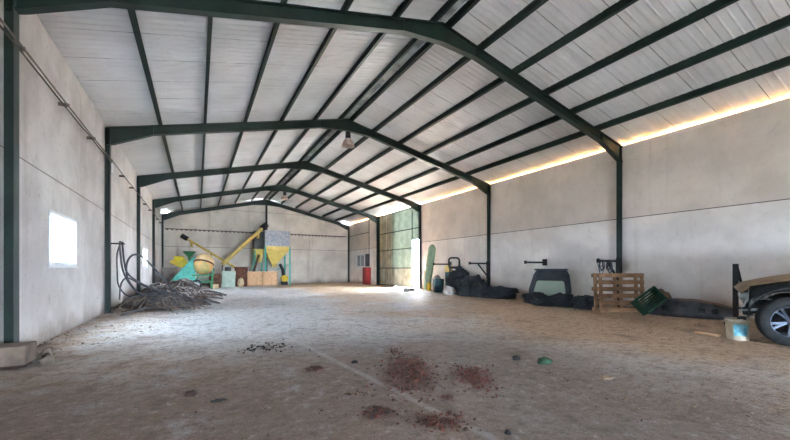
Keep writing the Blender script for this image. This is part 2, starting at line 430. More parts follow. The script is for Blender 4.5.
# roof: ribbed white sheets laid across the purlins
mb = MB()
prof = []                                    # (y, dz, joint?)
y = NEAR-.4
while y < FAR+.4:
    prof += [(y, 0), (y+.005, .012), (y+.013, .012), (y+.018, 0)]
    for k in (.17, .34, .51, .68, .85):
        prof += [(y+k-.028, 0), (y+k-.012, -.012), (y+k+.012, -.012), (y+k+.028, 0)]
    y += 1.0
xs = [WL-.45, APX, WR+.45]
for a, b in ((xs[0], xs[1]), (xs[1], xs[2])):
    o = len(mb.v)
    for (yy, dz) in prof:
        mb.v.append((a, yy, rund(a)+dz)); mb.v.append((b, yy, rund(b)+dz))
    for i in range(len(prof)-1):
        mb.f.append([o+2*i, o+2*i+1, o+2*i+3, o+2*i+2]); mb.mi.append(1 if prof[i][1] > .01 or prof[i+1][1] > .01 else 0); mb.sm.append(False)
# opaque top skin
for a, b in ((xs[0], xs[1]), (xs[1], xs[2])):
    y0, y1 = NEAR-.4, FAR+.6
    mb.add([(a, y0, rund(a)+.08), (b, y0, rund(b)+.08), (b, y1, rund(b)+.08), (a, y1, rund(a)+.08)], [(0, 1, 2, 3)])
ceil = struct(mb.build('ceiling', ['sheet', 'sheet_joint']))
# ridge flashing
mb = MB(); mb.prism([(APX-.13, rund(APX)-.045), (APX, rund(APX)-.02), (APX+.13, rund(APX)-.045), (APX, rund(APX)-.03)], NEAR, FAR, 'y')
struct(mb.build('trim_ridge', 'sheet_joint'))

# windows
def window(n, xf, sgn, y0, y1, z0, z1, pane, depth=.18):
    root = bpy.data.objects.new('window_%d' % n, None); COL.objects.link(root); struct(root)
    root.location = (xf, (y0+y1)/2, z0)
    W, H = y1-y0, z1-z0
    mb = MB(); w = .055; xa, xb = -.015*sgn, .07*sgn
    mb.bb(xa, xb, -W/2, W/2, 0, w); mb.bb(xa, xb, -W/2, W/2, H-w, H)
    mb.bb(xa, xb, -W/2, -W/2+w, w, H-w); mb.bb(xa, xb, W/2-w, W/2, w, H-w)
    mb.build('window_frame', 'white_alu', root)
    mb = MB(); mb.bb(.0, .05*sgn, -.035, .035, w, H-w)
    mb.bb(.01*sgn, .04*sgn, -W/2+w, W/2-w, w, w+.03); mb.bb(.01*sgn, .04*sgn, -W/2+w, W/2-w, H-w-.03, H-w)
    mb.build('sash', 'white_alu', root)
    mb = MB()
    mb.bb(.022*sgn, .028*sgn, -W/2+w, -.035, w, H-w); mb.bb(.022*sgn, .028*sgn, .035, W/2-w, w, H-w)
    mb.build('pane', pane, root)
    mb = MB(); mb.bb(-.03*sgn, .0, -W/2-.03, W/2+.03, -.03, 0); mb.build('window_sill', 'white_alu', root)
for i, w in enumerate(WIN): window(i+1, WL, -1, *w, 'pane')
window(4, WR, 1, 27.62, 29.26, 1.4, 2.48, 'grey_pane')

# corrugated sliding door in the doorway bay, wicket left open
door = bpy.data.objects.new('door_1', None); COL.objects.link(door); struct(door); door.location = (WR+.02, D0, 0)
def corr(mb, y0, y1, z0, z1, mi):
    n = max(2, int((y1-y0)/.0375))
    vs = []
    for i in range(n+1):
        yy = y0+(y1-y0)*i/n; dx = .018*math.sin(2*PI*yy/.15)
        vs += [(dx, yy, z0), (dx, yy, z1)]
    mb.add(vs, [(2*i, 2*i+2, 2*i+3, 2*i+1) for i in range(n)], mi, True)
GAP = (.06, 1.04)                                   # open wicket, 3.1 m tall
sheets = [(1.06, 1.93), (1.9, 2.78), (2.75, 3.6), (3.57, 3.98), (3.995, 4.36), (4.40, 4.72), (4.75, 5.06), (5.12, 5.36), (5.42, 5.62), (5.70, 5.998)]
for i, (a, b) in enumerate(sheets):
    mb = MB(); k = 1 if i > 3 else 0
    corr(mb, a, b, .02, 1.3, 1); corr(mb, a, b, 1.3, 5.30, k)
    mb.build('door_sheet', ['door_green', 'door_brown'], door)
mb = MB(); corr(mb, .1, .33, 3.12, 5.30, 1); corr(mb, .34, 1.05, 3.12, 5.30, 0); mb.build('door_sheet', ['door_green', 'door_brown'], door)
mb = MB()
for z in (1.3, 2.6, 3.85):
    mb.bb(-.05, -.022, 1.06 if z < 3.1 else .05, 5.92, z-.03, z+.03)
mb.bb(-.05, -.022, .05, 5.92, 5.2, 5.28); mb.bb(-.05, -.022, 1.06, 5.92, .02, .1)
mb.build('door_rail', 'green_purlin', door)
mb = MB().bb(.06, .066, 3.5, 5.998, .0, 5.29); mb.bb(.06, .066, .1, .4, 3.1, 5.29); mb.build('slit_glow_sheet', 'slit_glow', door)  # backing sheets added so the door slits glow warm
mb = MB(); mb.bb(-.05, -.02, 1.03, 1.09, .02, 5.0); mb.bb(-.05, -.02, 5.87, 6.04, .0, 5.3); mb.bb(-.05, -.0, .08, .12, 3.1, 5.0); mb.bb(-.05, -.02, .03, 1.05, 3.1, 3.16)
mb.build('door_stile', 'green_purlin', door)

# ------------------------------------------------------------------ portal frames
def ibeam_x(mb, pts_top, pts_bot, y, fw=.15, ft=.014):
    """built-up rafter in the plane Y=y: web between the polylines, a flange along each"""
    n = len(pts_top)
    poly = list(pts_top)+list(reversed(pts_bot))
    for i in range(n-1):
        mb.prism([pts_top[i], pts_top[i+1], pts_bot[i+1], pts_bot[i]], y-.005, y+.005, 'y')
    for P in (pts_top, pts_bot):
        for a, b in zip(P, P[1:]):
            mb.bar((a[0], y, a[1]), (b[0], y, b[1]), fw, ft)
names = {2: 'green steel portal frame just behind the camera', 3: 'largest green portal frame, nearest of the five, crossing the top of the photo',
         4: 'second green portal frame from the front, carrying the nearer hanging lamp', 5: 'third green portal frame from the front, at the near side of the corrugated door',
         6: 'fourth green portal frame from the front, at the far side of the corrugated door', 7: 'farthest green portal frame, standing against the back wall',
         1: 'green steel portal frame near the rear wall', 0: 'green steel portal frame at the rear wall'}
DEP = .265
for i, Y in enumerate(FRAMES):
    if i == 0: continue
    t = thing('portal_frame', names[i], 'steel frame', (APX, Y, 0), 0, 'green portal frames of the hall')
    hw = APX-XL
    for sg in (-1, 1):
        mb = MB()
        xi, xo = sg*hw, sg*(hw+.125)
        mb.bb(xi, xi+sg*.014, -.09, .09, .02, EAVE-.45)              # inner flange
        mb.bb(xi, xo, -.005, .005, .0, EAVE-.02)                     # web up to the wall
        mb.bb(xi-sg*.05, xo, -.14, .14, 0, .02)                      # base plate
        mb.build('column', 'green', t)
        # rafter with haunch at the eaves and at the apex
        X0 = hw+.10
        xsn = [X0, hw-.1, hw-1.02, 1.02, 0]
        top = [(sg*x, rtop(APX+x)) for x in xsn]
        dep = [.49, .47, DEP, DEP, DEP+.17]
        bot = [(sg*x, rtop(APX+x)-d) for x, d in zip(xsn, dep)]
        mb = MB(); ibeam_x(mb, top, bot, 0)
        mb.bb(sg*hw, sg*(hw+.014), -.085, .085, EAVE-.47, EAVE-.02)
        mb.build('rafter', 'green', t)
        if i in (3, 4, 5, 6):
            for x in (hw-1.02, 1.02):
                MB().bar((sg*x, 0, rtop(APX+x)-DEP), (sg*x, 0, rtop(APX+x)-.01), .14, .012, up=(1, 0, 0)).build('stiffener', 'green', t)
    if i == 7:
        mb = MB(); mb.bb(-.07, .07, -.01, .1, 0, rtop(APX)-DEP); mb.bb(-.07, .07, -.03, -.01, 0, rtop(APX)-DEP)
        mb.build('gable_post', 'green', t)
# purlins, two at the ridge and five down each slope
ordn = ['first', 'second', 'third', 'fourth', 'fifth']
def purlin(x, label):
    mb = MB(); z = rund(x); s = -SL if x > APX else SL; w = .036
    zt = lambda q: z+s*(q-x)-.004
    h = PUR-.01
    y0, y1 = NEAR+.02, FAR-.02
    mb.prism([(x-w, zt(x-w)), (x+w, zt(x+w)), (x+w, zt(x+w)-.012), (x-w, zt(x-w)-.012)], y0, y1, 'y')
    mb.prism([(x-w, zt(x-w)-h), (x+w, zt(x+w)-h), (x+w, zt(x+w)-h+.012), (x-w, zt(x-w)-h+.012)], y0, y1, 'y')
    mb.prism([(x-.006, zt(x)), (x+.006, zt(x)), (x+.006, zt(x)-h+.006), (x-.006, zt(x)-h+.006)], y0, y1, 'y')
    tag(mb.build('roof_purlin', 'green_purlin'), label, 'purlin', 'green purlins under the roof sheets')
st = (APX-XL)/6
for k in range(1, 6):
    purlin(XL+st*k, 'long green roof purlin, %s up from the eaves on the left slope' % ordn[k-1])
    purlin(XR-st*k, 'long green roof purlin, %s up from the eaves on the right slope' % ordn[k-1])
purlin(APX-.2, 'green ridge purlin on the left side of the ridge')
purlin(APX+.2, 'green ridge purlin on the right side of the ridge')

# ------------------------------------------------------------------ hanging lamps
def lamp(loc, label):
    t = thing('hanging_lamp', label, 'lamp', loc, 0, 'high bay lamps hanging from the frames')
    mb = MB(); mb.tube([(0, 0, .52), (0, 0, .62)], .02); mb.build('hook', 'iron', t)
    mb = MB(); mb.lathe([(0, .54), (.09, .54), (.1, .5), (.1, .32), (.07, .28), (0, .28)], 16); mb.build('housing', 'lamp_dark', t)
    mb = MB(); mb.lathe([(.07, .30), (.12, .27), (.18, .18), (.23, .05), (.25, 0), (.24, 0), (.22, .05), (.17, .17), (.11, .25), (.0, .27)], 24)
    mb.build('lamp_shade', 'lamp', t)
zb = rtop(APX)-DEP-.17
lamp((APX+.05, FRAMES[4], zb-.58), 'pale bell-shaped lamp hanging below the ridge of the second frame')
lamp((APX+.2, FRAMES[6]-.02, zb-.58), 'small white bell lamp hanging far down the hall under the fourth frame')

# ------------------------------------------------------------------ cables, trays, wall fittings
def wavy(y0, y1, x, z, seed, amp=.015, step=.5, colx=None):
    n = int((y1-y0)/step); pts = []
    for i in range(n+1):
        yy = y0+(y1-y0)*i/n
        pts.append((x, yy, z+amp*noise.noise(Vector((yy*.9, seed, 0)))-.02*abs(math.sin(PI*(yy-6.81)/6.052))))
    return pts
mb = MB().tube(wavy(-6, FAR-.05, XL+.02, 4.36, 1), .016, 6)
for y_ in [y for y in range(-5, 31, 2)]: mb.bb(WL, XL+.03, y_-.02, y_+.02, 4.33, 4.39)
tag(mb.build('wall_cable', 'cable'), 'upper of the two grey cables running along the left wall', 'cable')
mb = MB().tube(wavy(-6, FRAMES[4], XL+.025, 4.27, 5, .03), .014, 6)
tag(mb.build('wall_cable', 'cable_dark'), 'lower, sagging cable on the left wall, ending at the white junction box', 'cable')
t = thing('junction_box', 'small white junction box on the left wall behind the second column', 'junction box', (WL, FRAMES[4]+.5, 4.1))
mb = MB().bb(-.01, .09, -.14, .14, -.02, .3); mb.build('box_body', 'white_alu', t, .008)
mb = MB().bb(.09, .1, -.12, .12, 0, .28); mb.build('box_lid', 'white_alu', t)
t = thing('cable_tray', 'dark cable tray running across the back wall above the machines', 'cable tray', (0, FAR-.01, 4.16))
mb = MB().bb(WL+.2, WR-.25, -.07, -.01, 0, .025); mb.bb(WL+.2, WR-.25, -.085, -.07, 0, .06); mb.build('tray', 'cable_dark', t)
for i in range(46):
    x_ = WL+.3+i*.3; MB().bb(x_, x_+.1, -.06, 0, -.06, 0).build('bracket', 'cable_dark', t)
mb = MB().tube([(0, 0, 0), (0, 4.2, 0)], .03, 8)
tag(mb.build('conduit_pipe', 'cable', loc=(WR-.04, 26.7, 4.2)), 'horizontal grey conduit high on the right wall beyond the corrugated door', 'conduit')
mb = MB().tube([(0, 0, 0), (0, 0, 3.4)], .03, 8)
tag(mb.build('conduit_pipe', 'cable', loc=(WR-.04, 26.62, 1.9)), 'vertical grey conduit rising from the switch box beside the corrugated door', 'conduit')
t = thing('switch_box', 'dark grey switch box on the right wall beyond the corrugated door', 'switch box', (WR, 26.85, 1.45))
mb = MB().bb(-.16, 0, -.27, .27, 0, 1.0); mb.build('box_body', 'bin_dark', t, .01)
mb = MB().bb(-.175, -.16, -.24, .24, .04, .96); mb.build('box_door', 'bin_dark', t)
mb = MB().bb(-.19, -.175, -.2, -.17, .45, .6); mb.build('handle', 'galv', t)
t = thing('metal_cabinet', 'red metal cabinet standing against the right wall under the switch box', 'cabinet', (WR-.02, 26.6, 0))
mb = MB().bb(-.42, 0, -.28, .42, .04, 1.37); mb.bb(-.4, 0, -.26, .4, 0, .04); mb.build('cabinet_body', 'red', t, .01)
mb = MB().bb(-.436, -.42, -.26, .06, .08, 1.33); mb.build('door', 'red', t)
mb = MB().bb(-.436, -.42, .08, .40, .08, 1.33); mb.build('door', 'red', t)
mb = MB().bb(-.455, -.436, .02, .04, .65, .8); mb.build('handle', 'iron', t)

def arm(loc, label, brace, plate):
    t = thing('wall_bracket', label, 'bracket', loc, 0, 'iron bracket arms along the right wall')
    mb = MB().bb(-1.15, 0, -.035, .035, -.035, .035); mb.bb(-1.15, -1.1, -.04, .04, -.06, .07); mb.build('arm', 'iron', t)
    if brace:
        mb = MB().bar((-.62, 0, -.04), (-.02, 0, -.62), .05, .05); mb.build('brace', 'iron', t)
        mb = MB().bb(-.04, .01, -.08, .08, -.72, .1); mb.build('mounting_plate', 'iron', t)
    if plate:
        mb = MB().bb(-.04, .0, -.1, .1, -.12, .14); mb.build('mounting_plate', 'iron', t)
    return t
arm((XR-.012, FRAMES[3], 1.5), 'braced iron bracket arm on the column behind the wooden pallet', True, False)
arm((WR, 9.78, 1.5), 'plain iron bracket arm on the white wall above the car tailgate', False, True)
arm((XR-.012, FRAMES[4], 1.5), 'braced iron bracket arm on the column above the black netting', True, False)
arm((WR, 15.95, 1.5), 'farthest iron bracket arm, beside the pale green trough', False, True)
# chains hanging on the nearest arm
def chains(x, label, n, seed):
    rnd = random.Random(seed)
    mb = MB()
    for k in range(n):
        yy = rnd.uniform(-.03, .03); dx = rnd.uniform(-.07, .07); L_ = rnd.uniform(.22, .45); w = rnd.uniform(.03, .07)
        pts = [(dx-w*math.cos(q)*1., yy+.05*math.sin(q*2), .04-L_*math.sin(q)) for q in [PI*i/10 for i in range(11)]]
        mb.tube(pts, .013, 5)
    tag(mb.build('chain', 'chain', loc=(XR-.012+x, FRAMES[3], 1.5)), label, 'chain', 'chains hanging from the bracket arm')
chains(-.95, 'blue-grey chain loops hanging near the tip of the bracket above the pallet', 5, 3)
chains(-.52, 'blue-grey chain loops hanging by the brace of the bracket above the pallet', 5, 4)

# ------------------------------------------------------------------ back left: machines
# grey cabinet in the corner
t = thing('metal_cabinet', 'plain grey cabinet standing in the far left corner', 'cabinet', (-1.75, 29.9, 0))
MB().bb(-.42, .42, -.3, .3, 0, 1.35).build('cabinet_body', 'grey_box', t, .01)
MB().bb(-.39, .39, -.315, -.3, .05, 1.3).build('door', 'grey_box', t)
# feed mill: turquoise chute, yellow hopper, green funnel
t = thing('feed_mill', 'turquoise wedge-shaped feed mill with yellow hopper and green funnel', 'farm machine', (-.75, 26, 0))
MB().prism([(-.62, .62), (.62, .62), (.62, 2.0), (.52, 2.0)], -.35, .35, 'y').build('chute_body', 'turq', t, .02)
mb = MB().prism([(-.62, .5), (.66, .5), (.66, .62), (-.62, .62)], -.38, .38, 'y'); mb.build('base_frame', 'turq', t)
for x_ in (-.5, .55):
    for y_ in (-.3, .3): MB().bb(x_-.04, x_+.04, y_-.04, y_+.04, 0, .5).build('leg', 'iron', t)
mb = MB(); mb.lathe([(.04, 1.55), (.1, 1.5), (.38, 1.8), (.43, 1.83), (.43, 1.86), (.36, 1.83)], 4, Matrix.Translation((-.3, .5, 0.18)) @ Matrix.Rotation(PI/4, 4, 'Z'), smooth=False)
mb.prism([(-.8, 1.66), (-.45, 1.94), (.05, 1.9), (.2, 1.62), (.0, 1.3), (-.3, 1.36)], .38, .85, 'y')
mb.build('hopper', 'yellow2', t, .02)
mb = MB(); mb.lathe([(.06, 1.75), (.08, 1.95), (.36, 2.24), (.38, 2.3), (.35, 2.3), (.05, 1.98)], 20, Matrix.Translation((.28, .45, 0.06))); mb.build('funnel', 'mgreen', t)
mb = MB().bar((.28, .45, .5), (.28, .45, 1.85), .08, .08, (0, 1, 0)); mb.build('post', 'mgreen', t)
# concrete mixer
t = thing('concrete_mixer', 'green framed concrete mixer with large cream and orange drum', 'concrete mixer', (.25, 25.3, 0))
mtx = Matrix.Translation((.0, 0, 1.18)) @ Matrix.Rotation(R(14), 4, 'Y') @ Matrix.Rotation(R(-20), 4, 'X')
mb = MB(); mb.lathe([(0, -.22), (.3, -.2), (.46, -.05), (.55, .22), (.56, .4)], 28, mtx); mb.build('drum_bowl', 'orange', t)
mb = MB(); mb.lathe([(.57, .36), (.585, .38), (.585, .46), (.57, .48)], 28, mtx); mb.build('gear_ring', 'rust', t)
mb = MB(); mb.lathe([(.56, .46), (.55, .62), (.47, .84), (.34, 1.0), (.3, 1.02), (.28, .98), (.42, .82), (.5, .6), (.5, .46)], 28, mtx); mb.build('drum_cone', 'cream', t)
mb = MB()
for y_ in (-.45, .45):
    mb.bar((-.55, y_, .85), (.65, y_, .85), .07, .09); mb.bar((.5, y_, .1), (.62, y_, 1.3), .06, .06, (0, 1, 0)); mb.bar((-.45, y_, .35), (-.2, y_, .85), .06, .06, (0, 1, 0))
    mb.bar((-.5, y_, .45), (.6, y_, .45), .06, .07)
mb.bar((.55, -.45, .85), (.55, .45, .85), .07, .07); mb.bar((-.5, -.45, .85), (-.5, .45, .85), .07, .07)
mb.build('frame', 'mgreen', t)
for y_ in (-.52, .52):
    m_ = Matrix.Translation((-.32, y_, .29)) @ Matrix.Rotation(PI/2, 4, 'X')
    mb = MB(); mb.lathe([(.2, -.04), (.27, -.05), (.29, -.02), (.29, .02), (.27, .05), (.2, .04), (.2, -.04)], 24, m_)
    w_ = mb.build('wheel', 'tyre', t)
    mb = MB(); mb.lathe([(0, -.03), (.06, -.03), (.06, .03), (0, .03)], 12, m_)
    for k in range(6):
        a = k*PI/3; mb.bar((-.32, y_, .29), (-.32+.2*math.cos(a), y_, .29+.2*math.sin(a)), .03, .03, (0, 1, 0))
    mb.build('spokes', 'white_alu', w_)
for y_ in (-.45, .45): MB().bb(.46, .56, y_-.04, y_+.04, 0, .45).build('leg', 'mgreen', t)
# rusty things beside the mixer
mb = MB().lathe([(0, 0), (.36, 0), (.37, .03), (.37, .3), (.385, .31), (.385, .34), (.37, .35), (.37, .6), (.385, .61), (.385, .64), (.37, .65), (.37, .9), (.35, .92), (0, .9)], 24)
tag(mb.build('oil_drum', 'rust', loc=(1.0, 26.6, 0)), 'rusty brown steel drum behind the concrete mixer', 'drum')
mb = MB().bb(-.2, .2, -.16, .16, 0, .28)
tag(mb.build('cardboard_box', 'beige', bevel=.01, loc=(.95, 25.3, 0)), 'small beige box on the floor at the mixer legs', 'box')
# thin auger leaning along the back wall
t = thing('grain_auger', 'thin yellow auger sloping down to the right along the back wall', 'auger', (.87, 30, 0))
p0, p1 = Vector((-1.55, 0, 3.42)), Vector((2.35, 0, .9))
MB().tube([p0, p1], .085, 12).build('auger_tube', 'auger', t)
dv = (p0-p1).normalized()
mb = MB().tube([p0-dv*.05, p0+dv*.42], .17, 12); mb.build('motor', 'iron', t)
mb = MB().tube([p0-dv*.35, p0-dv*.35+Vector((.0, 0, -.42))], [.1, .08], 10); mb.build('spout', 'auger', t)
mb = MB().bb(-.05, .05, .1, .2, 0, 2.35); mb.bb(-.06, .06, -.1, .2, 1.68, 1.78); mb.bb(-.25, .25, .02, .28, 0, .04); mb.build('stand', 'iron', t)
# big auger reaching up to the silo
t = thing('grain_auger', 'thick yellow auger rising from a pale green box up to the silo', 'auger', (1.85, 27, 0))
q0, q1 = Vector((-.36, .3, 1.55)), Vector((2.42, 1.6, 4.3))
MB().tube([q0, q1], .125, 14).build('auger_tube', 'auger', t)
dv = (q1-q0).normalized()
MB().tube([q1-dv*.05, q1+dv*.45], .22, 14).build('motor', 'iron', t)
mb = MB().tube([q1-dv*.5, q1-dv*.5+Vector((0, 0, -.45))], [.12, .1], 10); mb.build('spout', 'auger', t)
mb = MB().prism([(-.46, 0), (.36, 0), (.42, 1.1), (-.4, 1.1)], -.4, .3, 'y'); mb.build('inlet_box', 'pale_green', t, .01)
mb = MB().tube([(-.05, -.1, 1.1), (-.05, -.1, 1.38)], .2, 16); mb.bar((-.36, .3, 1.0), (-.36, .3, 1.5), .1, .1, (0, 1, 0)); mb.build('gear_housing', 'bin_dark', t)
# rusty bin and beige sack
t = thing('iron_bin', 'rusty brown iron bin between the pale green box and the wooden crates', 'bin', (2.72, 27.75, 0))
mb = MB().prism([(-.36, 0), (.36, 0), (.4, 1.36), (-.4, 1.36)], -.35, .35, 'y'); mb.build('bin_body', 'rust', t, .02)
mb = MB().bb(-.43, .43, -.38, -.33, 1.3, 1.38); mb.bb(-.43, .43, .33, .38, 1.3, 1.38); mb.build('rim', 'rust', t)
mb = MB().blob((0, 0, .3), (.2, .18, .32), 4, .2, 1.5, zmin=0)
tag(mb.build('grain_sack', 'beige', loc=(2.62, 27.05, 0)), 'small beige sack standing in front of the rusty bin', 'sack')
# two wooden crates
def crate(label, x0):
    t = thing('wooden_crate', label, 'crate', (x0+.51, 27.8, 0), 0, 'wooden crates in front of the silo')
    for k in range(5):
        z = .06+k*.2
        for y_ in (-.5, .48): MB().bb(-.5, .5, y_, y_+.02, z, z+.19).build('board', 'crate_wood', t)
        for x_ in (-.5, .48): MB().bb(x_, x_+.02, -.48, .48, z, z+.19).build('board', 'crate_wood', t)
    for x_ in (-.49, .43):
        for y_ in (-.52, .5): MB().bb(x_, x_+.06, y_, y_+.02, 0, 1.06).build('batten', 'crate_wood', t)
    MB().bb(-.48, .48, -.48, .48, .05, .07).build('base_panel', 'crate_wood', t)
crate('left of the two square wooden crates in front of the yellow silo', 3.08)
crate('right of the two square wooden crates in front of the yellow silo', 4.12)
# silo with two bins
t = thing('feed_silo', 'feed silo with blue-grey bin, yellow funnels and turquoise legs', 'silo', (5.36, 29.3, 0))
def hopper(mb, x0, x1, y0, y1, zt, tx, ty, zb, r):
    a = [(x0, y0, zt), (x1, y0, zt), (x1, y1, zt), (x0, y1, zt)]; b = [(tx-r, ty-r, zb), (tx+r, ty-r, zb), (tx+r, ty+r, zb), (tx-r, ty+r, zb)]
    mb.add(a+b, [(0, 1, 5, 4), (1, 2, 6, 5), (2, 3, 7, 6), (3, 0, 4, 7)])
mb = MB()
n_ = 36
def binside(u, v): return (-.9+1.8*u, -.9+.012*math.sin(u*n_*PI), 2.95+1.2*v)
mb.bb(-.9, .9, -.885, .9, 2.95, 4.15); mb.grid(binside, 144, 1, smooth=False); mb.build('bin', 'bin', t)
mb = MB().bb(-.92, .92, -.92, .92, 2.72, 2.97); mb.build('bin_collar', 'yellow', t)
mb = MB(); hopper(mb, -.9, .9, -.9, .9, 2.74, -.12, 0, 1.62, .17); mb.bb(-.29, .05, -.17, .17, 1.4, 1.63); mb.build('funnel', 'yellow', t)
mb = MB().bb(-1.62, -.93, -.4, .75, 2.75, 4.1); b2 = mb.build('bin', 'bin_dark', t); b2['label'] = 'dark grey side bin'
mb = MB(); hopper(mb, -1.66, -.93, -.45, .78, 2.75, -1.2, .1, 1.75, .13); mb.build('funnel', 'yellow', t)
for x_ in (-.9, .9):
    for y_ in (-.9, .9): MB().bb(x_-.06, x_+.06, y_-.06, y_+.06, 0, 2.95).build('leg', 'turq', t)
MB().bb(-1.62, -1.52, -.42, -.32, 0, 2.75).build('leg', 'turq', t)
MB().bb(-1.62, -1.52, .64, .74, 0, 2.75).build('leg', 'turq', t)
mb = MB().bar((-.9, .9, .3), (.9, .9, 1.6), .05, .05); mb.bar((.9, -.9, 1.55), (.9, .9, 1.55), .06, .06); mb.build('brace', 'turq', t)
mb = MB().bar((-1.75, -.75, .9), (-1.3, -.55, 2.3), .12, .12); mb.build('lever_arm', 'rust', t)
# dark blower with yellow casing
t = thing('grain_blower', 'dark upright blower with bright yellow casing between the silo legs', 'blower', (5.95, 28.9, 0))
MB().bb(-.22, .22, -.2, .2, 0, .26).build('base', 'iron', t)
MB().tube([(0, -.22, .5), (0, .22, .5)], .26, 20).build('casing', 'yellow2', t)
mb = MB().tube([(-.05, 0, .6), (-.12, 0, 1.2), (-.35, 0, 1.62)], [.14, .13, .11], 12); mb.build('duct', 'iron', t)

# ------------------------------------------------------------------ left: irrigation hoses
def mound_h(cx, cy, rx, ry, h, seed):
    def f(x, y):
        a = ((x-cx)/rx)**2+((y-cy)/ry)**2
        k = max(0., 1-a)
        return h*(k**.42)*(.75+.5*noise.noise(Vector((x*1.1, y*1.1, seed))))
    return f
def hose_heap(name, label, cx, cy, rx, ry, h, n, seed, pale, r=.022):
    rnd = random.Random(seed); f = mound_h(cx, cy, rx, ry, h, seed)
    mb = MB()
    def base(u, v):
        q = 2*PI*v; x = cx+rx*u*math.cos(q)*.97; y = cy+ry*u*math.sin(q)*.97
        return (max(x, WL+.03), y, max(.004, f(x, y)*.85))
    mb.grid(base, 12, 30, 0)
    for k in range(n):
        a = rnd.uniform(0, 2*PI); q = math.sqrt(rnd.random())*.95
        x, y = cx+rx*q*math.cos(a), cy+ry*q*math.sin(a)
        hd = rnd.gauss(.4, .9); cv = rnd.uniform(-.9, .9); pts = []; off = rnd.uniform(0, .1)
        L_ = rnd.randint(8, 16)
        for s_ in range(L_):
            z = f(x, y)+.03+off*math.sin(PI*s_/(L_-1))*1.6
            pts.append((max(x, WL+.05), y, max(.025, z)))
            hd += cv*.3+rnd.uniform(-.25, .25); x += .095*math.cos(hd); y += .095*math.sin(hd)
        mi = 2 if rnd.random() < pale else (1 if rnd.random() < .7 else 3)
        mb.tube(pts, rnd.uniform(.6, 1.15)*r, 5, mi)
    o = mb.build(name, ['soil', 'hose', 'hose_pale', 'hose_grey'])
    return tag(o, label, 'hose pile', None, 'stuff')
hose_heap('hose_pile', 'low brown tangle of old irrigation hoses beside the second left column', -1.25, 13.75, .85, 1.1, .40, 230, 11, .04)
hose_heap('hose_pile', 'taller tangle of old hoses and pale scraps in front of the mixer', -.95, 18.6, 1.15, 2.7, .66, 520, 23, .3, .026)
t = thing('hose_hook', 'short iron T-shaped hook on the second left column holding hoses', 'hook', (XL+.012, FRAMES[4], 1.97))
MB().bb(0, .3, -.02, .02, -.02, .02).build('arm', 'iron', t)
MB().bb(.27, .30, -.16, .16, -.02, .02).build('crossbar', 'iron', t)
def hose(pts, r, label, m='hose_grey'):
    P = [Vector(p) for p in pts]; out = []
    for i in range(len(P)-1):
        a, b, c, d = P[max(i-1, 0)], P[i], P[i+1], P[min(i+2, len(P)-1)]
        for k in range(6):
            s_ = k/6
            out.append(.5*((2*b)+(-a+c)*s_+(2*a-5*b+4*c-d)*s_*s_+(-a+3*b-3*c+d)*s_**3))
    out.append(P[-1])
    tag(MB().tube(out, r, 7).build('irrigation_hose', m), label, 'hose', 'grey hoses looping down from the hook')
XH = XL+.27
hose([(XH-.02, 12.82, 2.02), (XH-.05, 12.8, 1.98), (XH-.02, 12.76, 1.6), (XH+.04, 12.8, 1.15), (XH+.22, 12.95, .72), (XH+.5, 13.1, .45), (XH+.85, 13.3, .42), (XH+1.25, 13.5, .3)], .024, 'grey hose dropping steeply from the hook onto the near hose tangle')
hose([(XH, 12.92, 2.02), (XH+.01, 12.86, 1.9), (XH+.06, 12.82, 1.4), (XH+.14, 12.85, 1.1), (XH+.4, 12.95, .85), (XH+.75, 13.15, .62), (XH+1.1, 13.4, .5), (XH+1.6, 13.7, .22)], .024, 'grey hose running from the hook in a long shallow sweep')
hose([(XH+.3, 13.0, .6), (XH+.12, 12.95, .95), (XH+.08, 13.0, 1.35), (XH+.18, 13.05, 1.62), (XH+.36, 13.1, 1.66), (XH+.58, 13.2, 1.46), (XH+.85, 13.3, 1.1), (XH+1.12, 13.4, .72), (XH+1.4, 13.6, .45), (XH+1.9, 13.9, .14)], .026, 'grey hose rising in a tall arch above the near hose tangle')
hose([(XH-.1, 13.1, .35), (XH-.05, 13.0, .8), (XH+.1, 13.05, .98), (XH+.4, 13.2, .78), (XH+.8, 13.4, .55), (XH+1.3, 13.6, .3)], .022, 'grey hose forming a low arch at the foot of the second left column')
hose([(XH-.03, 12.88, 2.0), (XH-.12, 12.9, 1.7), (XH-.13, 12.95, 1.2), (XH-.1, 13.0, .75), (XH+.1, 13.1, .45), (XH+.4, 13.25, .44)], .02, 'thin grey hose hanging close to the left wall from the hook')

# concrete block in the near left corner
t = thing('concrete_block', 'dusty concrete block lying at the foot of the nearest left column', 'block', (-2.05, 6.33, 0))
mb = MB().bb(-.22, .16, -.16, .22, .045, .285); mb.build('slab', 'block', t, .012)
mb = MB().bb(-.2, .12, .0, .2, 0, .045); mb.build('batten', 'bark', t)
mb = MB().blob((0, 0, .07), (.06, .08, .10), 8, .4, 2, 8, 12, zmin=0)
tag(mb.build('rubble_lump', 'block', loc=(-1.80, 6.60, 0)), 'upright lump of broken plaster beside the concrete block', 'rubble')
mb = MB().blob((0, 0, .05), (.08, .06, .07), 5, .4, 2, 8, 12, zmin=0)
tag(mb.build('rubble_lump', 'block', loc=(-1.72, 6.3, 0)), 'small brown lump of rubble in front of the concrete block', 'rubble')

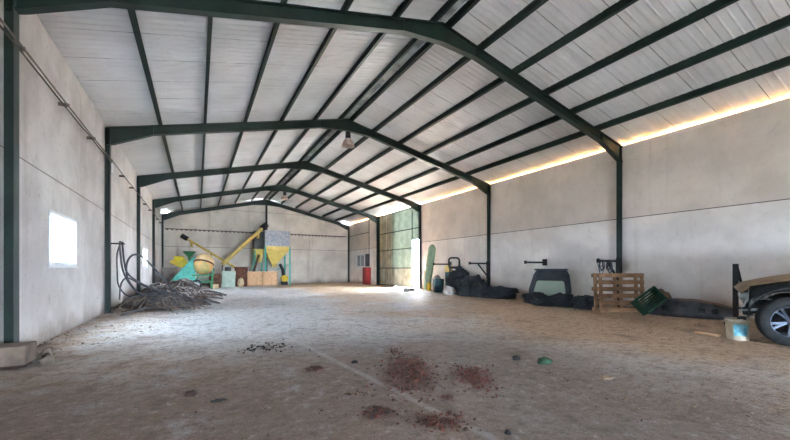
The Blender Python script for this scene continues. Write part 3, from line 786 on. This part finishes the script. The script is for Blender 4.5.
# ------------------------------------------------------------------ right side, far group
def plastic_crate(name, label, m, loc, rot, size=(.56, .38, .33), group=None):
    t = thing(name, label, 'crate', loc, 0, group); t.rotation_euler = rot
    w, d, h = size; mb = MB(); e = .018
    for s_ in (-1, 1):
        for k in range(4):
            z = .02+k*h/4; mb.bb(-w/2, w/2, s_*d/2-e/2, s_*d/2+e/2, z, z+h/4*.66)
            mb.bb(s_*w/2-e/2, s_*w/2+e/2, -d/2, d/2, z, z+h/4*.66)
        for k in range(6):
            x_ = -w/2+w*k/5; mb.bb(x_-.015, x_+.015, s_*d/2-e/2, s_*d/2+e/2, 0, h)
        for k in range(5):
            y_ = -d/2+d*k/4; mb.bb(s_*w/2-e/2, s_*w/2+e/2, y_-.015, y_+.015, 0, h)
    mb.build('slatted_side', m, t)
    mb = MB()
    for k in range(7): mb.bb(-w/2, w/2, -d/2+d*k/7+.005, -d/2+d*(k+1)/7-.012, 0, .015)
    mb.build('crate_floor', m, t)
    mb = MB()
    for s_ in (-1, 1):
        mb.bb(-w/2-.015, w/2+.015, s_*d/2-.02, s_*d/2+.02, h-.03, h); mb.bb(s_*w/2-.02, s_*w/2+.02, -d/2, d/2, h-.03, h)
    mb.build('rim', m, t)
    return t
CG = 'plastic crates stacked by the right wall'
cr = [('teal plastic crate at the bottom of the stack nearest the green trough', 'navy', 0, 0), ('teal plastic crate in the middle of the stack nearest the green trough', 'teal', 0, 1),
      ('dark crate at the bottom of the stack behind the white sack', 'navy', 1, 0), ('teal crate in the middle of the stack behind the white sack', 'teal', 1, 1),
      ('topmost teal crate of the stack behind the white sack, under the yellow crate', 'teal', 1, 2)]
CX, CY = 11.28, 15.75
for lb, m_, i, k in cr:
    plastic_crate('plastic_crate', lb, m_, (CX-.02+.28*i, CY-.72*i, .36*k), (0, 0, R(62+4*k-5*i)), (.62, .44, .35), CG)
plastic_crate('plastic_crate', 'bright yellow crate on top of the teal crates by the right wall', 'yellow', (CX+.2, CY-.62, 1.085), (0, 0, R(50)), (.4, .34, .33), CG)
# pale green trough on end
t = thing('feed_trough', 'long pale green trough standing on end against the wall beside the doorway', 'trough', (11.62, 17.5, .035)); t.rotation_euler = (R(7), R(3), R(28))
def tr(u, v):
    q = PI*(v-.5)*1.0; z = 2.65*u
    w = .24*min(1., .35+2.2*math.sin(PI*min(max(u, .03), .97))**.5*.6)
    if u > .93: w *= math.sqrt(max(0.02, 1-((u-.93)/.075)**2))
    return (.12-.17*math.cos(q)*min(1, w/.2), w*math.sin(q), z)
mb = MB().grid(tr, 30, 10); o = mb.build('trough_shell', 'trough', t); sd = o.modifiers.new('solid', 'SOLIDIFY'); sd.thickness = .018
for s_ in (-1, 1): MB().bar((.115, s_*.225, .1), (.115, s_*.225, 2.45), .035, .05, (1, 0, 0)).build('rim', 'pale_green', t)
# small things at the trough foot
mb = MB().bar((0, 0, 0), (.12, .05, 1.15), .1, .025, (1, 0, 0))
tag(mb.build('wooden_plank', 'plank', loc=(11.95, 18.25, .0)), 'pale plank leaning by the doorway post next to the green trough', 'plank')
t = thing('jerrycan', 'yellow jerrycan standing at the foot of the green trough', 'jerrycan', (11.55, 17.05, 0), R(40))
MB().bb(-.15, .15, -.1, .1, 0, .42).build('can_body', 'yellow2', t, .03)
MB().tube([(-.1, 0, .42), (-.08, 0, .5), (.04, 0, .5), (.06, 0, .42)], .016, 6).build('handle', 'yellow2', t)
MB().tube([(.1, 0, .4), (.12, 0, .48)], .03, 10).build('cap', 'black', t)
mb = MB().blob((0, 0, .42), (.26, .2, .44), 9, .22, 1.6, zmin=0)
tag(mb.build('plastic_sack', 'grey_box', loc=(11.65, 16.45, 0)), 'pale grey filled sack between the green trough and teal crates', 'sack')
# black stuff
NG = 'black bundles heaped by the right wall'
def bundle(label, c, r, seed, m='net', amp=.3, fold=.22, fr=1.7):
    mb = MB().blob((0, 0, r[2]*.62), r, seed, amp, fr, 30, 46, zmin=0, fold=fold)
    # twisted strands on the surface
    rnd = random.Random(seed)
    for k in range(16):
        a0 = rnd.uniform(0, 2*PI); pts = []
        tl = rnd.uniform(-.6, .6)
        for i in range(10):
            a = a0+i*.16; e = .55+tl*math.sin(i*.4)+.1*i*.3
            d = Vector((math.cos(a)*math.cos(e*.6), math.sin(a)*math.cos(e*.6), math.sin(e*.6)))
            k_ = 1.05+amp*noise.fractal(d*fr+Vector((seed*3.7, seed*1.9, seed*5.1)), 1., 2., 4)+fold*.5
            pts.append((d.x*r[0]*k_, d.y*r[1]*k_, max(.02, d.z*r[2]*k_+r[2]*.62)))
        mb.tube(pts, .018, 5)
    tag(mb.build('netting_bundle', m, loc=c), label, 'netting', NG)
bundle('tall dark netting bundle behind the heap, under the black hoop', (11.55, 14.35, 0), (.45, .6, .75), 2, 'net')
bundle('large black netting bundle in front of the braced bracket column', (11.35, 13.3, 0), (.6, .85, .55), 3, 'net')
bundle('dark netting bundle beside the white sack', (10.85, 12.95, 0), (.36, .45, .33), 5, 'net_green')
bundle('flattened black netting bundle at the near end of the far heap', (11.15, 11.35, 0), (.45, .95, .3), 6, 'net')
bundle('small round black netting bundle at the foot of the bracket column', (11.0, 12.15, 0), (.36, .45, .4), 7, 'net')
t = thing('plastic_chair', 'black plastic chair with open hoop back on top of the far heap', 'chair', (11.46, 14.6, .95), R(-28))
def rr(w, h, r, n=6):
    P = []
    for cx_, cy_, a0 in ((w-r, h-r, 0), (-w+r, h-r, 90), (-w+r, -h+r, 180), (w-r, -h+r, 270)):
        for i in range(n+1):
            a = R(a0+90*i/n); P.append((cx_+r*math.cos(a), cy_+r*math.sin(a)))
    return P
pts = [(x, .18+.1*z, .62+z) for x, z in rr(.27, .24, .14)]; pts.append(pts[0])
MB().tube(pts, .045, 8).build('backrest', 'black', t)
MB().bb(-.27, .27, -.26, .22, .3, .37).build('seat', 'black', t, .02)
for x_ in (-.24, .24):
    for y_ in (-.22, .18): MB().bar((x_, y_, 0), (x_*.92, y_*.9, .32), .045, .045, (0, 1, 0)).build('leg', 'black', t)
for x_ in (-.25, .25): MB().bar((x_, .18, .34), (x_, .17, .55), .05, .04, (0, 1, 0)).build('back_post', 'black', t)
mb = MB().blob((0, 0, .16), (.3, .24, .22), 12, .45, 2.2, 18, 26, zmin=0, fold=.3)
tag(mb.build('cloth_sack', 'white_cloth', loc=(10.55, 13.85, 0)), 'crumpled white sack on the floor in front of the teal crates', 'sack')
for i, (x_, y_, s_) in enumerate(((10.1, 17.1, .17), (10.75, 17.55, .13))):
    mb = MB().blob((0, 0, s_*.5), (s_*1.2, s_, s_*.8), 20+i, .35, 1.8, 10, 14, zmin=0)
    tag(mb.build('stone', 'grey_box' if i == 0 else 'bin_dark', loc=(x_, y_, 0)), ('pale stone lying on the floor in front of the open doorway', 'dark stone lying just inside the open doorway')[i], 'stone')

# ------------------------------------------------------------------ right side, middle group: tailgate and nets
t = thing('car_tailgate', 'dark grey car tailgate with rear window leaning against the right wall', 'tailgate', (11.34, 8.93, 0)); t.rotation_euler = (0, R(14), R(20)); t.scale = (1, .97, .96)
# local: y across (width), z up, x thickness (towards the wall = +x)
def ring(y0, y1, z0, z1): return
outer = [(-.74, .02), (.74, .02), (.78, .5), (.66, 1.12), (.56, 1.3), (-.56, 1.3), (-.66, 1.12), (-.78, .5)]
win = [(-.54, .26), (.54, .26), (.6, .38), (.52, .80), (.46, .86), (-.46, .86), (-.52, .80), (-.6, .38)]
mb = MB(); vs = []
for x_ in (-.04, .05):
    vs += [(x_+(.05 if z > 1.1 else 0), y, z) for y, z in outer]; vs += [(x_+(.03 if z > .9 else 0), y, z) for y, z in win]
fs = []
for b, rev in ((0, 0), (16, 1)):
    for i in range(8):
        j = (i+1) % 8; fs.append((b+i, b+j, b+8+j, b+8+i))
for i in range(8):
    j = (i+1) % 8; fs.append((i, j, 16+j, 16+i)); fs.append((8+i, 8+j, 24+j, 24+i))
mb.add(vs, fs); mb.build('gate_panel', 'gate_body', t, .015)
mb = MB().prism([(y*1.02, z) for y, z in win], .0, .012, 'x'); mb.build('rear_window', 'glass', t)
mb = MB().prism([(-.13, 1.25), (.06, 1.3), (.06, 1.36), (-.16, 1.3)], -.6, .6, 'y'); mb.build('spoiler', 'gate_body', t, .015)
mb = MB().bar((-.05, -.02, .22), (-.05, -.42, .40), .03, .03, (1, 0, 0)); mb.tube([(-.05, 0, .18), (-.05, 0, .24)], .04, 10); mb.build('wiper', 'black', t)
mb = MB().bb(-.055, -.04, -.26, .26, .06, .17); mb.build('plate_recess', 'black', t)
bundle('black netting bundle at the left foot of the leaning car tailgate', (10.72, 9.0, 0), (.32, .42, .24), 31, 'net')
bundle('low black netting bundle in front of the leaning car tailgate', (10.4, 8.35, 0), (.34, .42, .2), 32, 'net_green')
bundle('rounded black netting bundle right of the leaning car tailgate', (10.6, 7.72, 0), (.36, .42, .26), 33, 'net')
bundle('black netting bundle beside the wooden pallet', (10.62, 6.98, 0), (.34, .42, .24), 34, 'net')

# wooden pallet standing on its long side
def pallet(label, loc, rot):
    t = thing('wooden_pallet', label, 'pallet', loc, 0, 'wooden pallets standing on edge'); t.rotation_euler = rot
    W, H = 1.32, 1.12
    for k in range(6):
        z = .0+k*.2; MB().bb(-W/2, W/2, -.075, -.053, z, z+.115).build('deck_board', 'pallet', t, .003)
    for x_ in (-W/2, -.07, W/2-.1):
        MB().bb(x_, x_+.1, -.053, -.031, 0, H).build('stringer_board', 'pallet', t)
        for z in (0, .6, 1.0): MB().bb(x_, x_+.1, -.031, .053, z, z+.115).build('block', 'pallet', t, .004)
    for z in (0, .6, 1.0): MB().bb(-W/2, W/2, .053, .075, z, z+.115).build('bottom_board', 'pallet', t, .003)
    return t
prot = R(-27)
pallet('front wooden pallet standing on edge before the right-hand column', (10.76, 6.0, 0), (R(-3), 0, prot))
pallet('rear wooden pallet standing on edge behind another pallet', (10.76+.05, 6.0+.19, 0), (R(-3), 0, prot))

# tilted green crate
plastic_crate('plastic_crate', 'dark green plastic crate tipped on its edge beside the pallet', 'crate_green', (10.46, 5.2, .0), (R(68), R(-36), R(-28.7)), (.6, .42, .34))
drop_me = bpy.data.objects[COL.objects[-1].parent.name]
def drop(o):
    bpy.context.view_layer.update()
    lo = min((c.matrix_world @ v.co).z for c in o.children for v in c.data.vertices)
    o.location.z -= lo-.003
drop(drop_me)
mb = MB().blob((0, 0, .3), (.3, .26, .34), 41, .25, 1.6, 16, 22, zmin=0)
tag(mb.build('filled_sack', 'rock', loc=(11.75, 5.45, 0)), 'brown filled sack lying against the wall behind the car bumper', 'sack')
# car bumper on the floor
t = thing('car_bumper', 'grey car bumper lying on the floor along the right wall', 'bumper', (11.2, 4.62, 0), R(-77))
def bump(u, v):
    # u along the length, v round the section (from the front lip over the top to the back)
    s_ = (u-.5)*2; x = .98*s_
    bow = .3*abs(s_)**2.6
    h = .46*(1-.52*abs(s_)**2.4)
    q = PI*v
    y = -.3*math.cos(q)*(1-.25*abs(s_)**2)+bow; z = .0+h*math.sin(q)**.75
    if .2 < v < .34: z -= .05*(1-abs(s_)**4)
    if .2 < v < .34: y += .05
    return (x, y, z)
mb = MB().grid(bump, 48, 20)
o = mb.build('bumper_skin', ['bumper', 'bumper_dust'], t); sd = o.modifiers.new('solid', 'SOLIDIFY'); sd.thickness = .012
for p in o.data.polygons:
    if (p.index % 20) >= 7 and p.index // 20 >= 21: p.material_index = 1
mb = MB()
for k in range(4): mb.bar((-.42, -.272+.006*k, .16+.022*k), (.42, -.272+.006*k, .16+.022*k), .02, .012)
mb.bb(-.44, .44, -.26, -.22, .14, .26); mb.build('grille', 'black', t)
for s_ in (-1, 1):
    mb = MB().tube([(s_*.62, -.235, .2), (s_*.62, -.19, .21)], .07, 16); mb.build('fog_lamp_hole', 'black', t)
# bracket stand behind the car nose
t = thing('iron_stand', 'black upright iron stand with short diagonal brace left of the car nose', 'stand', (10.6, 3.42, 0), R(20))
mb = MB().bb(-.05, .05, -.05, .05, .03, 1.36); mb.build('post', 'iron', t)
mb = MB().bb(-.2, .2, -.2, .2, 0, .03); mb.build('base_plate', 'iron', t)
mb = MB().bar((.02, -.02, 1.34), (.2, -.1, .92), .05, .05, (0, 1, 0)); mb.build('brace', 'iron', t)
mb = MB().bar((0, 0, .62), (.25, -.1, .95), .05, .05, (0, 1, 0)); mb.bar((0, 0, .9), (.28, -.1, .9), .05, .05); mb.build('strut', 'iron', t)
# bucket
t = thing('paint_bucket', 'cream plastic bucket with light blue print beside the car wheel', 'bucket', (8.42, 2.69, 0), R(-21))
def bk(r0, r1, h): return [(0, 0), (r0, 0), (r0+.004, .006), (r1, h-.05), (r1+.012, h-.05), (r1+.012, h-.035), (r1+.002, h-.035), (r1+.004, h), (r1-.004, h), (r1-.006, h-.02), (r0-.004, .01), (0, .01)]
mb = MB().lathe(bk(.145, .168, .37), 32); mb.build('bucket_body', 'bucket', t)
def lab(u, v):
    a = R(-160+72*u); z = .08+.2*v; r = .145+.023*z/.32+.004
    e = .03*noise.noise(Vector((u*3, v*3, 2)))
    return (r*math.cos(a), r*math.sin(a), z+e)
MB().grid(lab, 12, 6).build('printed_label', 'blue_label', t)
pts = [(.178*math.cos(q), .178*math.sin(q), .335-.05*math.sin(q*1.0)) for q in [PI*i/14 for i in range(15)]]
MB().tube(pts, .005, 6).build('handle', 'galv', t)
mb = MB().bar((8.42, 3.3, .035), (8.36, 2.93, .035), .11, .05)
tag(mb.build('wooden_plank', 'plank', bevel=.004), 'short pale wooden board lying on the floor left of the bucket', 'plank')

# ------------------------------------------------------------------ car
heading = math.atan2(.968, -.25)
hv = Vector((-.25, .968, 0)); lv = Vector((-.968, -.25, 0))
ctr = Vector((8.42, 2.05, 0))-lv*.78
t = thing('car', 'black car with dust covered bonnet, its front bumper removed', 'car', ctr, heading)
WB = 2.7; RW = .395
def wheel(loc, steer, side):
    w = MB()
    m_ = Matrix.Translation(loc) @ Matrix.Rotation(steer, 4, 'Z') @ Matrix.Rotation(-PI/2*side, 4, 'X')
    w.lathe([(.25, -.11), (.31, -.118), (.36, -.112), (.388, -.09), (.395, -.05), (.395, .05), (.388, .09), (.36, .112), (.31, .118), (.25, .11), (.25, -.11)], 40, m_)
    o = w.build('wheel', 'tyre', t)
    r = MB(); r.lathe([(.252, .105), (.245, .112), (.232, .1), (.225, .02), (.22, -.09)], 40, m_)
    r.lathe([(0, .07), (.05, .07), (.065, .055), (.065, .0)], 20, m_)
    for k in range(5):
        a = 2*PI*k/5+.35
        for d in (-.17, .17):
            p0 = m_ @ Vector((.05*math.cos(a), .05*math.sin(a), .055)); p1 = m_ @ Vector((.235*math.cos(a+d), .235*math.sin(a+d), .085))
            r.bar(p0, p1, .036, .03, (m_.to_3x3() @ Vector((0, 0, 1))))
    r.build('alloy_rim', 'alloy', o)
    b = MB(); b.lathe([(0, .0), (.19, .0), (.19, -.02), (0, -.02)], 24, m_); b.lathe([(.0, -.05), (.225, -.05)], 24, m_); b.build('brake_disc', 'iron', o)
wheel((0, .78, RW), R(14), 1); wheel((0, -.78, RW), R(14), -1); wheel((-WB, .78, RW), 0, 1); wheel((-WB, -.78, RW), 0, -1)
def hoodz(x): return .98+.28*(1-((x+1.05)/1.75)**2) if x > -1.05 else 1.26
def hood(u, v):
    x = .70-1.75*u; y = -.80+1.6*v
    k = 1-abs(2*v-1)**4*.45-.04*(1-abs(2*v-1))
    xx = x-(.12*abs(2*v-1)**2.5 if u < .5 else 0)*(1-2*u if u < .5 else 0)
    z = hoodz(x)-.09*abs(2*v-1)**3-(.06*(1-u/.08)**2 if u < .08 else 0)
    return (xx, y, z)
o = MB().grid(hood, 24, 24).build('hood', 'car_dust', t); sd = o.modifiers.new('solid', 'SOLIDIFY'); sd.thickness = .025
# fenders with wheel arches
AR = .47
def arch(cx, x0, x1, n=14):
    return [(cx+AR*math.cos(PI-PI*i/n), RW+.02+AR*math.sin(PI-PI*i/n)) for i in range(n+1)]
def side_panel(name, poly_fn, x_list, ytop, m):
    pass
for s_ in (1, -1):
    mb = MB()
    n = 16
    # strip from arch edge up to the shoulder line
    vs = []
    for i in range(n+1):
        a = PI*i/n; xa, za = AR*math.cos(a), max(.3, RW+.02+AR*math.sin(a))
        xt = .5*math.cos(a) if abs(math.cos(a)) < .95 else .5*math.cos(a)
        xt = .46-(.46+1.05)*i/n
        zt = hoodz(xt)-.1
        for k in range(5):
            f = k/4; x = xa+(xt-xa)*f; z = za+(zt-za)*f
            y = s_*(.905-.1*f**3+.015*math.sin(PI*f))
            vs.append((x, y, z))
    mb.add(vs, [(i*5+k, (i+1)*5+k, (i+1)*5+k+1, i*5+k+1) for i in range(n) for k in range(4)], 0, True)
    mb.prism([(-AR, .3), (-1.05, .3), (-1.05, 1.1), (-AR, .5)], s_*.885, s_*.9, 'y')
    f = mb.build('fender', 'car_black', t); sd = f.modifiers.new('solid', 'SOLIDIFY'); sd.thickness = .02
    mb = MB()     # wheel well liner
    def liner(u, v): 
        a = PI*u; return ((AR-.005)*math.cos(a), s_*(.5+.39*v), RW+.02+(AR-.005)*math.sin(a))
    mb.grid(liner, 16, 2); mb.build('wheel_liner', 'black', t)
    mb = MB()     # door and rear quarter
    rear = [(-1.06, .32), (-WB+AR, .32)]+[(-WB+AR*math.cos(PI*i/12), RW+.02+AR*math.sin(PI*i/12)) for i in range(13)]+[(-WB-.85, .4), (-WB-.85, 1.12), (-1.06, 1.16)]
    mb.prism(rear, s_*.86, s_*.9, 'y'); mb.build('body_side', 'car_black', t, .01)
    mb = MB()
    mb.prism([(-1.0, 1.2), (-1.75, 1.62), (-3.1, 1.6), (-3.45, 1.15), (-1.05, 1.15)], s_*.72, s_*.8, 'y'); mb.build('side_window', 'black', t)
mb = MB().grid(lambda u, v: (-1.03-.75*u, -.76+1.52*v, 1.2+.44*u), 4, 4); mb.build('windscreen', 'black', t)
mb = MB().grid(lambda u, v: (-1.72-1.45*u, -.74+1.48*v, 1.64+.05*math.sin(PI*u)+.03*math.sin(PI*v)), 8, 8); o = mb.build('roof', 'car_black', t)
sd = o.modifiers.new('solid', 'SOLIDIFY'); sd.thickness = .04
mb = MB().prism([(-3.55, .4), (-3.6, .8), (-3.52, 1.15), (-3.15, 1.62), (-3.1, 1.55), (-3.45, 1.1), (-3.5, .45)], -.86, .86, 'y'); mb.build('tailgate', 'car_black', t)
mb = MB().bb(-3.5, -.4, -.84, .84, .28, .4); mb.bb(-3.45, -1.1, -.84, .84, 1.0, 1.08); mb.build('floor_pan', 'black', t)
# bare front end
mb = MB().bb(.44, .50, -.7, .7, .42, .52); mb.bb(.48, .54, -.78, .78, .84, .9); mb.bb(.46, .52, -.5, -.44, .5, .86); mb.bb(.46, .52, .44, .5, .5, .86)
mb.bb(-.3, .5, .5, .58, .5, .62); mb.bb(-.3, .5, -.58, -.5, .5, .62); mb.build('front_frame', 'iron', t)
mb = MB().bb(.38, .44, -.44, .44, .46, .84)
for k in range(14): mb.bb(.44, .448, -.43, .43, .48+k*.025, .487+k*.025)
mb.build('radiator', 'bin_dark', t)
for s_ in (-1, 1):
    mb = MB().tube([(.40, s_*.66, .80), (.52, s_*.64, .78), (.58, s_*.62, .76)], [.09, .10, .08], 14); mb.build('headlamp_mount', 'galv', t)
    for k, (z, y) in enumerate(((.72, .70), (.64, .62), (.57, .72), (.50, .58), (.44, .68))):
        mb = MB().tube([(.12, s_*y, z), (.36, s_*(y+.05), z+.03), (.54, s_*(y+.01), z-.04), (.50, s_*(y-.1), z-.05)], .016+.007*(k % 2), 6)
        mb.build('hose', 'black' if k % 2 else 'galv', t)
    mb = MB().bar((.42, s_*.8, .92), (.58, s_*.78, .48), .03, .03); mb.build('strut', 'galv', t)
    mb = MB().bar((.3, s_*.82, .62), (.62, s_*.78, .56), .04, .04); mb.build('strut', 'iron', t)
    mb = MB().bb(.36, .58, s_*.72-.07, s_*.72+.07, .53, .57); mb.build('bracket', 'galv', t)
    mb = MB().bb(.5, .62, s_*.72-.05, s_*.72+.05, .36, .42); mb.build('bracket', 'iron', t)

# ------------------------------------------------------------------ rubble on the floor
FV = Vector((.4805, .877, 0)); RV = Vector((.877, -.4805, 0))
def chips(name, label, cx, cy, ru, rv, n, mats, seed, s0=.012, s1=.04, flat=.45, gauss=True):
    rnd = random.Random(seed); mb = MB()
    for k in range(n):
        if gauss: a, b = rnd.gauss(0, .42), rnd.gauss(0, .42)
        else: a, b = rnd.uniform(-1, 1), rnd.uniform(-1, 1)
        p = Vector((cx, cy, 0))+FV*(a*ru)+RV*(b*rv)
        p.x = min(max(p.x, WL+.05), WR-.05)
        s_ = rnd.uniform(s0, s1)*(.5+rnd.random()); q = rnd.uniform(0, PI)
        d = Vector((s_*rnd.uniform(.6, 1.6), s_*rnd.uniform(.4, 1), s_*flat*rnd.uniform(.4, 1.2)))
        rot = Matrix.Rotation(q, 3, 'Z') @ Matrix.Rotation(rnd.uniform(-.35, .35), 3, 'X') @ Matrix.Rotation(rnd.uniform(-.3, .3), 3, 'Y')
        vs = [rot @ Vector((x*d.x*rnd.uniform(.5, 1), y*d.y*rnd.uniform(.5, 1), z*d.z)) for x in (-.5, .5) for y in (-.5, .5) for z in (-.5, .5)]
        lo = min(v.z for v in vs)
        vs = [v+Vector((p.x, p.y, -lo-.002)) for v in vs]
        mb.add(vs, [(0, 1, 3, 2), (4, 6, 7, 5), (0, 4, 5, 1), (2, 3, 7, 6), (0, 2, 6, 4), (1, 5, 7, 3)], rnd.randrange(len(mats)))
    tag(mb.build(name, mats), label, 'rubble', None, 'stuff')
BR = ['brick', 'bark', 'brick']
chips('brick_rubble', 'large scatter of red brick crumbs in the middle of the floor', 2.25, 3.75, .95, .45, 620, BR+['bark'], 1, .01, .035)
chips('brick_rubble', 'dense red brick crumbs right of the large scatter', 2.8, 3.22, .62, .28, 380, ['brick', 'brick', 'brick', 'bark'], 2, .01, .032)
chips('brick_rubble', 'strip of red-brown brick crumbs nearest the camera', 1.74, 2.42, .2, .28, 260, BR, 3, .008, .028)
chips('bark_rubble', 'small pile of dark brown bark pieces left of the nearest crumbs', 1.38, 2.82, .15, .16, 110, ['bark', 'bark', 'brick'], 4, .01, .035)
chips('bark_rubble', 'thin streak of brown bark pieces left of the large scatter', 1.4, 3.36, .09, .19, 70, ['bark', 'straw'], 5, .01, .03)
chips('bark_rubble', 'brown bark pieces lying by the pale floor joint', 1.28, 4.42, .14, .13, 90, ['bark', 'brick'], 6, .01, .035)
chips('brick_rubble', 'little patch of red crumbs between the scatter and the nearest strip', 2.12, 2.82, .1, .09, 80, ['brick'], 7, .008, .022)
chips('brick_rubble', 'faint red crumbs on the far edge of the large scatter', 2.6, 4.75, .3, .12, 80, ['brick', 'bark'], 8, .008, .026)
chips('soil_crumbs', 'dark soil crumbs scattered on the floor left of centre', .95, 6.0, .4, .45, 110, ['dark_chip', 'bark'], 9, .012, .04)
chips('wood_chips', 'pale chips and straw strewn over the right foreground floor', 4.6, 1.7, .8, 1.5, 700, ['straw', 'straw', 'bark', 'straw'], 10, .006, .022, .3, False)
chips('gravel_crumbs', 'fine crumbs strewn across the middle of the floor', 2.6, 4.6, 3.4, 2.6, 900, ['bark', 'straw', 'dark_chip', 'block'], 11, .005, .018, .4, False)
chips('gravel_crumbs', 'fine crumbs strewn along the foot of the left wall', -1.4, 9.6, 2.6, .9, 420, ['bark', 'straw', 'block'], 12, .008, .03, .4, False)
chips('gravel_crumbs', 'fine crumbs strewn in front of the bumper and pallets', 9.0, 5.0, 2.6, 1.4, 500, ['bark', 'straw', 'block'], 13, .008, .028, .4, False)
def lump(name, label, x, y, r, m, seed, cat):
    mb = MB().blob((0, 0, r[2]*.5), r, seed, .45, 2., 12, 18, zmin=0, fold=.2)
    tag(mb.build(name, m, loc=(x, y, 0)), label, cat)
lump('green_rag', 'crumpled dark green rag on the floor right of the brick crumbs', 4.02, 3.22, (.1, .075, .05), 'green_rag', 51, 'rag')
lump('dark_clod', 'dark clod on the floor just left of the green rag', 3.85, 3.55, (.05, .04, .03), 'dark_chip', 52, 'clod')
lump('brown_clod', 'reddish brown clod alone on the left foreground floor', -.06, 4.08, (.05, .045, .03), 'bark', 53, 'clod')
lump('black_stick', 'flat black scrap lying right of the brown clod', .17, 3.78, (.062, .016, .014), 'dark_chip', 54, 'scrap')
lump('dark_clod', 'dark round clod near the bottom of the photo, right of centre', 2.06, 1.98, (.022, .022, .02), 'dark_chip', 55, 'clod')
lump('dark_clod', 'dark clod beside the pale floor joint above the brown bark', 1.83, 4.45, (.04, .035, .022), 'dark_chip', 56, 'clod')
lump('tile_shard', 'pale flat tile shard on the floor right of the green rag', 4.12, 2.45, (.09, .05, .014), 'straw', 57, 'shard')

# ------------------------------------------------------------------ light
w = bpy.data.worlds.new('World'); SC.world = w; w.use_nodes = True
bg = w.node_tree.nodes['Background']; bg.inputs[0].default_value = (.65, .825, 1.0, 1); bg.inputs[1].default_value = 48.0
def light(name, kind, loc, direction, energy, color=(1, 1, 1), size=None, portal=False):
    l = bpy.data.lights.new(name, kind); l.energy = energy; l.color = color
    if size: l.shape = 'RECTANGLE'; l.size, l.size_y = size
    if portal: l.cycles.is_portal = True
    o = bpy.data.objects.new(name, l); COL.objects.link(o); o.location = loc
    o.rotation_euler = Vector(direction).to_track_quat('-Z', 'Z').to_euler()
    return o
s = light('sun', 'SUN', (30, 20, 30), (-.62, .10, -.78), 24, (1, .97, .93)); s.data.angle = R(.6)
# sky portals in the openings; the gate and third window are added ones
light('portal_wicket', 'AREA', (WR+.3, D0+.55, 1.55), (-1, 0, 0), 1, size=(1.1, 3.1), portal=True)
light('portal_added_gate', 'AREA', ((GX0+GX1)/2, NEAR-.3, GZ/2), (0, 1, 0), 1, size=(GX1-GX0, GZ), portal=True)
for i, (a, b, z0, z1) in enumerate(WIN):
    light('portal_window', 'AREA', (WL-.25, (a+b)/2, (z0+z1)/2), (1, 0, 0), 1, size=(b-a, z1-z0), portal=True)

# ------------------------------------------------------------------ camera
F = 360.116; TH = .50121; YH = 268.776
cam = bpy.data.cameras.new('camera'); co = bpy.data.objects.new('camera', cam); COL.objects.link(co)
cam.sensor_width = 36; cam.lens = F/790*36; cam.sensor_fit = 'HORIZONTAL'
cam.shift_y = (YH-220)/790
co.location = (0, 0, 1.25); co.rotation_euler = (PI/2, 0, -TH)
cam.clip_end = 300
SC.camera = co
vs_ = SC.view_settings; SC.display_settings.display_device = 'sRGB'
vs_.view_transform = 'Standard'; vs_.look = 'None'; vs_.gamma = 1; vs_.use_curve_mapping = False; vs_.exposure = 2.52
SC.cycles.use_denoising = True
SC.cycles.max_bounces = 12; SC.cycles.diffuse_bounces = 8
SC.cycles.sample_clamp_indirect = 12
